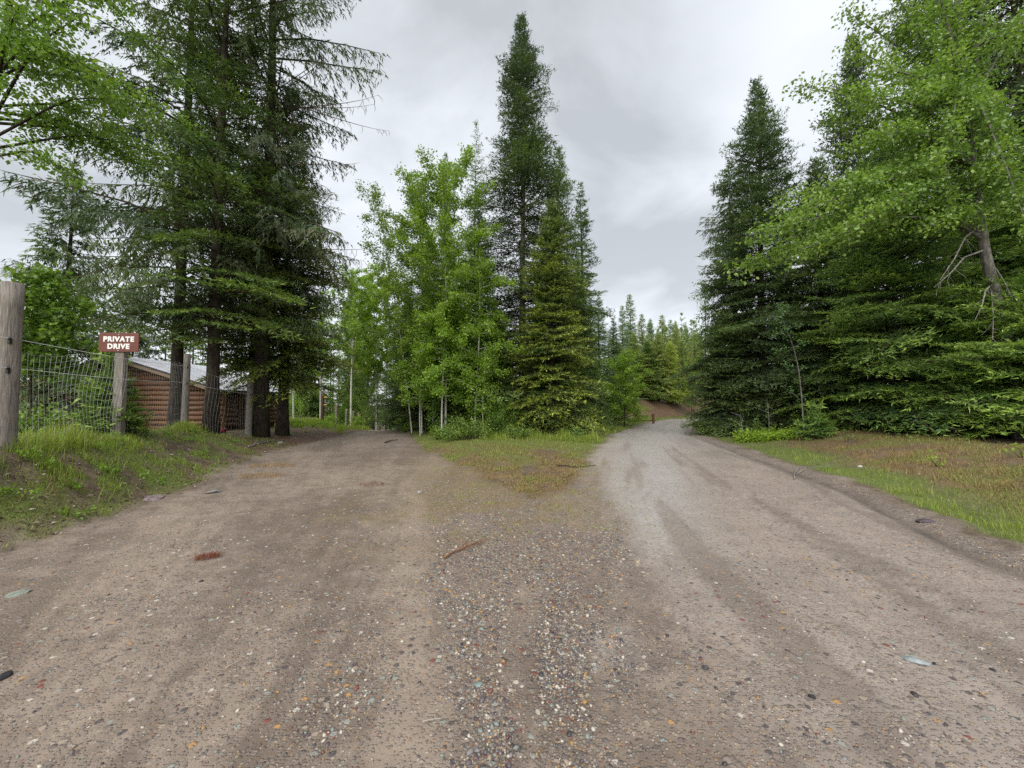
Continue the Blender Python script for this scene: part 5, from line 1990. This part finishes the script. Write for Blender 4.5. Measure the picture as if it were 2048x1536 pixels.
def stick(px0, py0, px1, py1, r, label, mat, seed, forks=0, name='fallen_branch', bend=0.06):
    rng = np.random.default_rng(seed)

    def gp(px, py):
        d = EYE * F / max(py - 806, 8)
        for _ in range(8):
            p = at(px, py, d)
            d *= (EYE - gz(p.x, d)) / max(EYE - p.z, 0.05)
        p = at(px, py, d)
        return np.array([p.x, d, gz(p.x, d) + r])

    a, b = gp(px0, py0), gp(px1, py1)
    root = empty(name, tuple(a))
    prop(root, label, 'branch')
    L = np.linalg.norm(b - a)
    sd_ = np.array([-(b - a)[1], (b - a)[0], 0]) / L

    def line(p, q, r0, r1, nm):
        mb = MB()
        pts = []
        for k in range(7):
            t = k / 6
            c = p + (q - p) * t + sd_ * bend * L * math.sin(math.pi * t) * (1 if nm == 'stem' else 0.4) + rng.normal(0, 0.008 * L, 3) * [1, 1, 0]
            c[2] = gz(c[0], c[1]) + r + 0.012 + (0.03 * L * t if nm != 'stem' else 0)
            pts.append(c - a)
        mb.tube(pts, [r0 + (r1 - r0) * k / 6 for k in range(7)], 6, True, 0.15)
        mb.build(nm, MAT[mat], root, smooth=True)

    line(a, b, r, r * 0.45, 'stem')
    for k in range(forks):
        t = 0.3 + 0.5 * k / max(1, forks)
        p = a + (b - a) * t + sd_ * bend * L * math.sin(math.pi * t)
        sg = 1 if k % 2 else -1
        q = p + (b - a) * 0.45 + sd_ * sg * L * 0.18
        line(p, q, r * 0.6, r * 0.25, 'twig')


MAT['redbranch'] = plain('red_brown_bark', (0.17, 0.085, 0.05), 0.8, 0.2, sc=30)
MAT['palewood'] = plain('peeled_wood', (0.30, 0.27, 0.225), 0.8, 0.2, sc=20)
stick(888, 1120, 968, 1084, 0.011, 'forked red brown branch lying in the middle of the gravel', 'redbranch', 1, forks=3)
stick(373, 866, 414, 869, 0.035, 'pale peeled stick in the grass below the second fence post', 'palewood', 2, bend=0.0)
stick(322, 858, 356, 862, 0.022, 'broken pale stick in the grass left of the second fence post', 'palewood', 3, bend=0.02)
stick(770, 887, 795, 881, 0.03, 'dark stick across the drive near its crest', 'twig', 4)
stick(500, 893, 560, 879, 0.03, 'grey stick by the roots of the shorter fir', 'deadwood', 5, forks=1)
stick(1115, 934, 1192, 933, 0.018, 'thin brown stick between island and main road', 'twig', 6, bend=0.02)
stick(1590, 960, 1640, 925, 0.012, 'thin grey stick in the brown litter of the verge', 'deadwood', 7, forks=1)
stick(452, 1341, 486, 1322, 0.004, 'short straw coloured twig in the left wheel track', 'palewood', 8, bend=0.02)
stick(845, 1450, 885, 1443, 0.0035, 'thin straw stem beside the loose gravel', 'palewood', 9)


def can_by_cabin():
    x, y = at(445, 800, 17.6).x, 17.6
    z = gz(x, y)
    root = empty('fuel_can', (x, y, z), 0.5)
    prop(root, 'small dark red can lying by the trunk in front of the cabin', 'can')
    mb = MB()
    mb.tube([(-0.17, 0, 0.10), (0.17, 0, 0.10)], 0.10, 12)
    mb.build('body', plain('dark_red_paint', (0.22, 0.02, 0.03), 0.4, 0.5), root, smooth=True)
    mb = MB()
    mb.tube([(0.172, 0, 0.12), (0.22, 0, 0.12)], 0.03, 8)
    mb.build('spout', MAT['black'], root)


can_by_cabin()


# ------------------------------------------------------------------ grass, litter and gravel
def blades(pos, h, w, az, lean, rng, flat=False):
    n = len(pos)
    dv = np.stack([np.cos(az), np.sin(az), np.zeros(n)], 1)
    sv = np.stack([-np.sin(az), np.cos(az), np.zeros(n)], 1)
    up = np.array([0, 0, 1.0])
    h1 = h[:, None]
    ln = lean[:, None]
    a = pos
    m = pos + up * h1 * 0.6 * np.sqrt(np.maximum(0, 1 - (ln * 0.6) ** 2)) + dv * h1 * ln * 0.35
    t = pos + up * h1 * (1 - 0.5 * ln ** 2) * np.where(ln > 0.95, 0.2, 1.0) + dv * h1 * ln
    wv = sv * w[:, None] * 0.5
    V = np.stack([a - wv, a + wv, m - wv * 0.75, m + wv * 0.75, t], 1).reshape(-1, 3)
    k = np.arange(n)[:, None] * 5
    T = np.concatenate([k + [0, 1, 3], k + [0, 3, 2], k + [2, 3, 4]])
    return V, T


def scatter(rng, n, poly_px, d0, d1, key, thr=0.15, near_bias=1.0):
    """random ground points inside a pixel range, kept by a zone mask"""
    d = d0 * (d1 / d0) ** (rng.random(n) ** near_bias)
    px = rng.uniform(poly_px[0], poly_px[1], n)
    x = (px - 1024) / F * d
    z = zones(x, d)
    m = np.clip(z[key], 0, 1) * (1 - z['gravel'] if key != 'loose' else 1)
    keep = rng.random(n) < m - thr
    x, d = x[keep], d[keep]
    return np.stack([x, d, height(x, d)], 1), {k: v[keep] for k, v in z.items()}


def build_grass():
    rng = np.random.default_rng(42)
    Vs, Ts, tips, tints, nv = [], [], [], [], 0

    def put(P, hmin, hmax, w, lean, dry, clump=2.2):
        nonlocal nv
        n = len(P)
        if not n:
            return
        cl = fbm(P[:, 0], P[:, 1], clump, 91, 3)
        h = (hmin + (hmax - hmin) * sst(0.35, 0.72, cl)) * rng.uniform(0.5, 1.2, n)
        dist = P[:, 1]
        V, T = blades(P, h, w * rng.uniform(0.6, 1.3, n) * (1 + 0.04 * dist), rng.uniform(0, 6.28, n), np.clip(rng.normal(lean, 0.22, n), 0, 1.0), rng)
        Vs.append(V)
        Ts.append(T + nv)
        nv += len(V)
        tip = (rng.random(n) < dry) * rng.uniform(0.4, 1.0, n)
        tips.append(np.tile(tip, 3))
        tints.append(np.tile(np.clip(rng.normal(0.25, 0.2, n) + (cl - 0.5) * 1.4, 0, 1), 3))

    P, z = scatter(rng, 62000, (-120, 560), 3.6, 16, 'green', 0.05)
    put(P, 0.03, 0.16, 0.007, 0.55, 0.22)
    # tall tufts along the fence foot
    d = rng.uniform(4.6, 13.5, 9000)
    fx = np.interp(d, [2.45, 5.6, 12.8, 16], [-5.55, -7.08, -10.45, -10.5]) + rng.normal(0.0, 0.35, 9000)
    keep = fbm(fx, d, 1.2, 17) > 0.52
    P = np.stack([fx[keep], d[keep], height(fx[keep], d[keep])], 1)
    put(P, 0.07, 0.34, 0.007, 0.4, 0.2)
    P, z = scatter(rng, 52000, (1380, 2250), 3.4, 22, 'green', 0.05)
    put(P, 0.05, 0.15, 0.006, 0.5, 0.22)
    P, z = scatter(rng, 40000, (780, 1230), 8, 24, 'green', 0.1)
    put(P, 0.02, 0.085, 0.008, 0.6, 0.45)
    # taller grass at the feet of the middle clump
    n = 4000
    px = np.concatenate([rng.normal(1150, 25, n // 2), rng.uniform(960, 1200, n // 2)])
    d = rng.uniform(15.8, 18.0, n)
    x = (px - 1024) / F * d
    P = np.stack([x, d, height(x, d)], 1)
    put(P, 0.10, 0.42, 0.010, 0.4, 0.15)
    n = 26000
    d = rng.uniform(4.6, 11, n)
    x = rng.normal(0.1, 1.0 + 0.12 * d, n)
    zm = zones(x, d)
    k = rng.random(n) < zm['moss'] * zm['gravel'] * sst(0.45, 0.62, fbm(x, d, 5.0, 123, 3)) * 0.9
    P = np.stack([x[k], d[k], height(x[k], d[k])], 1)
    put(P, 0.012, 0.05, 0.006, 0.7, 0.55)
    P, z = scatter(rng, 26000, (540, 770), 20, 40, 'green', 0.05)
    put(P, 0.10, 0.45, 0.02, 0.4, 0.1)
    P, z = scatter(rng, 9000, (1180, 1420), 22, 44, 'green', 0.05)
    put(P, 0.06, 0.20, 0.02, 0.4, 0.1)
    me = mesh_tris('grass', np.concatenate(Vs), np.concatenate(Ts), {'tip': ('FACE', np.concatenate(tips)), 'tint': ('FACE', np.concatenate(tints))})
    o = link('grass', me, MAT['grass'])
    prop(o, 'green grass growing in tufts on the banks and verges', 'grass', kind='stuff')


build_grass()
MAT['straw'] = leaf_mat('dead_bracken_straw', (0.115, 0.076, 0.034), (0.29, 0.215, 0.09), (0.42, 0.36, 0.17), 0.2, 0.7, 0.1)
MAT['litter'] = leaf_mat('dead_leaves', (0.10, 0.065, 0.045), (0.22, 0.17, 0.13), (0.34, 0.30, 0.26), 0.05, 0.6, 0.3)


def build_straw():
    rng = np.random.default_rng(43)
    Vs, Ts, tints, nv = [], [], [], 0
    for pxr, d0, d1, n, key, h0, h1, w in (((1400, 2250), 4.5, 20, 42000, 'straw', 0.04, 0.15, 0.007), ((800, 1220), 6.5, 20, 30000, 'straw', 0.03, 0.09, 0.008),
                                            ((-120, 640), 3.6, 15, 16000, 'straw', 0.05, 0.16, 0.007)):
        P, z = scatter(rng, n, pxr, d0, d1, key, 0.1)
        m = len(P)
        P[:, 2] += rng.uniform(0.0, 0.02, m)
        cl = fbm(P[:, 0], P[:, 1], 1.8, 95, 3)
        V, T = blades(P, rng.uniform(h0, h1, m) * (0.5 + 1.0 * sst(0.35, 0.65, cl)), w * rng.uniform(0.7, 1.4, m), rng.uniform(0, 6.28, m), np.clip(rng.normal(0.95, 0.1, m), 0.5, 1.0), rng)
        Vs.append(V)
        Ts.append(T + nv)
        nv += len(V)
        tints.append(np.tile(np.clip((cl - 0.5) * 2.4 + 0.5 + rng.normal(0, 0.2, m), 0, 1), 3))
    T = np.concatenate(Ts)
    o = link('dead_bracken', mesh_tris('dead_bracken', np.concatenate(Vs), T, {'tip': ('FACE', (rng.random(len(T)) < 0.08) * 0.8), 'tint': ('FACE', np.concatenate(tints))}), MAT['straw'])
    prop(o, 'brown dead bracken and straw lying on the verges', 'litter', kind='stuff')
    # dead leaves and bits of bark on the left bank and under the trees
    P, z = scatter(rng, 22000, (-120, 720), 3.6, 20, 'red', -0.25)
    k = z['gravel'] < 0.6
    P = P[k]
    n = len(P)
    D = unit(np.stack([rng.normal(size=n), rng.normal(size=n), rng.uniform(-0.05, 0.35, n)], 1))
    P[:, 2] += 0.008
    V, T = leaves(P, D, rng, 0.062, 0.5, 0.6)
    o = link('leaf_litter', mesh_tris('leaf_litter', V, T, {'tip': ('FACE', np.tile((rng.random(n) < 0.12) * 0.9, 2)), 'tint': ('FACE', np.tile(rng.random(n), 2))}), MAT['litter'])
    prop(o, 'brown fallen leaves and bark scraps on the left bank', 'litter', kind='stuff')


build_straw()


def needle_clump(px, py, R, n, label, mat, name, seed):
    rng = np.random.default_rng(seed)
    d = EYE * F / (py - 806)
    for _ in range(8):
        p = at(px, py, d)
        d *= (EYE - gz(p.x, d)) / max(EYE - p.z, 0.05)
    x = at(px, py, d).x
    r = R * np.sqrt(rng.random(n))
    a = rng.uniform(0, 6.28, n)
    P = np.stack([r * np.cos(a) * 1.5, r * np.sin(a), np.zeros(n)], 1)
    P[:, 2] = height(x + P[:, 0], d + P[:, 1]) - gz(x, d) + rng.uniform(0.003, 0.03, n) * (1 - r / R)
    V, T = blades(P, rng.uniform(0.04, 0.10, n), np.full(n, 0.004), rng.uniform(0, 6.28, n), np.ones(n), rng)
    o = link(name, mesh_tris(name, V, T, {'tip': ('FACE', np.zeros(len(T))), 'tint': ('FACE', rng.random(len(T)))}), MAT[mat])
    o.location = (x, d, gz(x, d))
    prop(o, label, 'needle clump')


MAT['rust'] = leaf_mat('rust_needles', (0.10, 0.030, 0.018), (0.20, 0.065, 0.034), (0.3, 0.1, 0.05), 0.1, 0.7, 0.1)
MAT['gold'] = leaf_mat('golden_needles', (0.24, 0.135, 0.05), (0.36, 0.22, 0.09), (0.3, 0.1, 0.05), 0.1, 0.7, 0.1)
needle_clump(415, 1116, 0.075, 180, 'rust red clump of dead needles in the left wheel track', 'rust', 'needle_clump', 1)
needle_clump(545, 932, 0.38, 500, 'golden patch of dead needles at the foot of the bank', 'gold', 'needle_clump', 2)
needle_clump(520, 953, 0.32, 420, 'golden needle patch closest to the left wheel track', 'gold', 'needle_clump', 3)
needle_clump(745, 970, 0.2, 120, 'rust red needles in the middle of the drive', 'rust', 'needle_clump', 4)


def ico(sub):
    import bmesh
    bm = bmesh.new()
    bmesh.ops.create_icosphere(bm, subdivisions=sub, radius=1.0)
    V = np.array([v.co[:] for v in bm.verts])
    T = np.array([[v.index for v in f.verts] for f in bm.faces])
    bm.free()
    return V, T


def build_gravel():
    rng = np.random.default_rng(44)
    n = 100000
    d = 1.25 * (6.0 / 1.25) ** (rng.random(n) ** 0.85)
    x = rng.uniform(-1.4, 1.4, n) * d
    # equal density per ground area near the camera
    z = zones(x, d)
    dens = (0.06 + 0.94 * z['loose'] ** 1.3) * z['gravel'] * (1 - 0.75 * z['wet']) * (1 - 0.9 * sst(3.2, 6.0, d)) * (1 - 0.8 * z['moss'])
    cl = fbm(x, d, 3.0, 97, 3)
    keep = rng.random(n) < dens * (0.35 + 1.1 * sst(0.38, 0.62, cl)) * np.where(np.abs(x) < d * 1.4, 1, 0)
    x, d, lo = x[keep], d[keep], z['loose'][keep]
    n = len(x)
    size = np.clip(np.exp(rng.normal(math.log(0.0053), 0.48, n)), 0.0025, 0.0150) * np.where(lo > 0.4, 1.1, 0.8)
    size = size * (1 + 0.05 * d)
    order = np.argsort(-size / d)
    x, d, size, lo = x[order], d[order], size[order], lo[order]
    zg = height(x, d)
    hue = rng.random(n)
    V0, T0 = ico(1)
    V1, T1 = ico(2)
    protos = []
    for k in range(10):
        r2 = np.random.default_rng(900 + k)
        V = V1.copy()
        for _ in range(6):
            nrm = unit(r2.normal(size=3))
            off = r2.uniform(0.55, 0.8)
            kk = V @ nrm
            V = V - np.where(kk > off, (kk - off) * 0.85, 0)[:, None] * nrm
        V = V * np.array([1.15, 0.85, 0.6])
        protos.append(V)
    # the largest ones are pieces of their own
    big = 220
    mes = []
    for k in range(10):
        for hq in range(10):
            mes.append(None)
    for i in range(big):
        k = i % 10
        hq = int(hue[i] * 10)
        if mes[k * 10 + hq] is None:
            mes[k * 10 + hq] = mesh_tris('pebble', protos[k], T1, {'hue': ('FACE', np.full(len(T1), hq / 10 + 0.05))}, smooth=True)
        o = link('pebble', mes[k * 10 + hq], MAT['stone'], GROUND['gravel_road'] if x[i] > -0.6 else GROUND['driveway'])
        o.location = (x[i], d[i], zg[i] + size[i] * 0.10)
        o.scale = (size[i],) * 3
        o.rotation_euler = (rng.normal(0, 0.25), rng.normal(0, 0.25), rng.uniform(0, 6.28))
    # the rest: one mass
    small = []
    for k in range(8):
        r2 = np.random.default_rng(950 + k)
        V = V0 * r2.uniform(0.75, 1.15, (len(V0), 1)) * np.array([1.15, 0.9, 0.6])
        small.append(V)
    Vs, Ts, H, nv = [], [], [], 0
    kk = rng.integers(0, 8, n)
    for k in range(8):
        sel = np.where((kk == k) & (np.arange(n) >= big))[0]
        m = len(sel)
        if not m:
            continue
        a = rng.uniform(0, 6.28, m)
        c, s = np.cos(a), np.sin(a)
        V = small[k][None] * size[sel][:, None, None]
        tiltx, tilty = rng.normal(0, 0.3, m), rng.normal(0, 0.3, m)
        X = V[..., 0] * c[:, None] - V[..., 1] * s[:, None]
        Y = V[..., 0] * s[:, None] + V[..., 1] * c[:, None]
        Z = V[..., 2] + X * tiltx[:, None] + Y * tilty[:, None]
        P = np.stack([X + x[sel][:, None], Y + d[sel][:, None], Z + (zg[sel] + size[sel] * 0.02)[:, None]], -1).reshape(-1, 3)
        T = (T0[None] + (np.arange(m) * len(V0))[:, None, None]).reshape(-1, 3) + nv
        nv += len(P)
        Vs.append(P)
        Ts.append(T)
        H.append(np.repeat(hue[sel], len(T0)))
    o = link('gravel', mesh_tris('gravel', np.concatenate(Vs), np.concatenate(Ts), {'hue': ('FACE', np.concatenate(H))}, smooth=True), MAT['stone'])
    prop(o, 'loose wet pebbles strewn over the road and drive', 'gravel', kind='stuff')
    print('pebbles', n)


build_gravel()
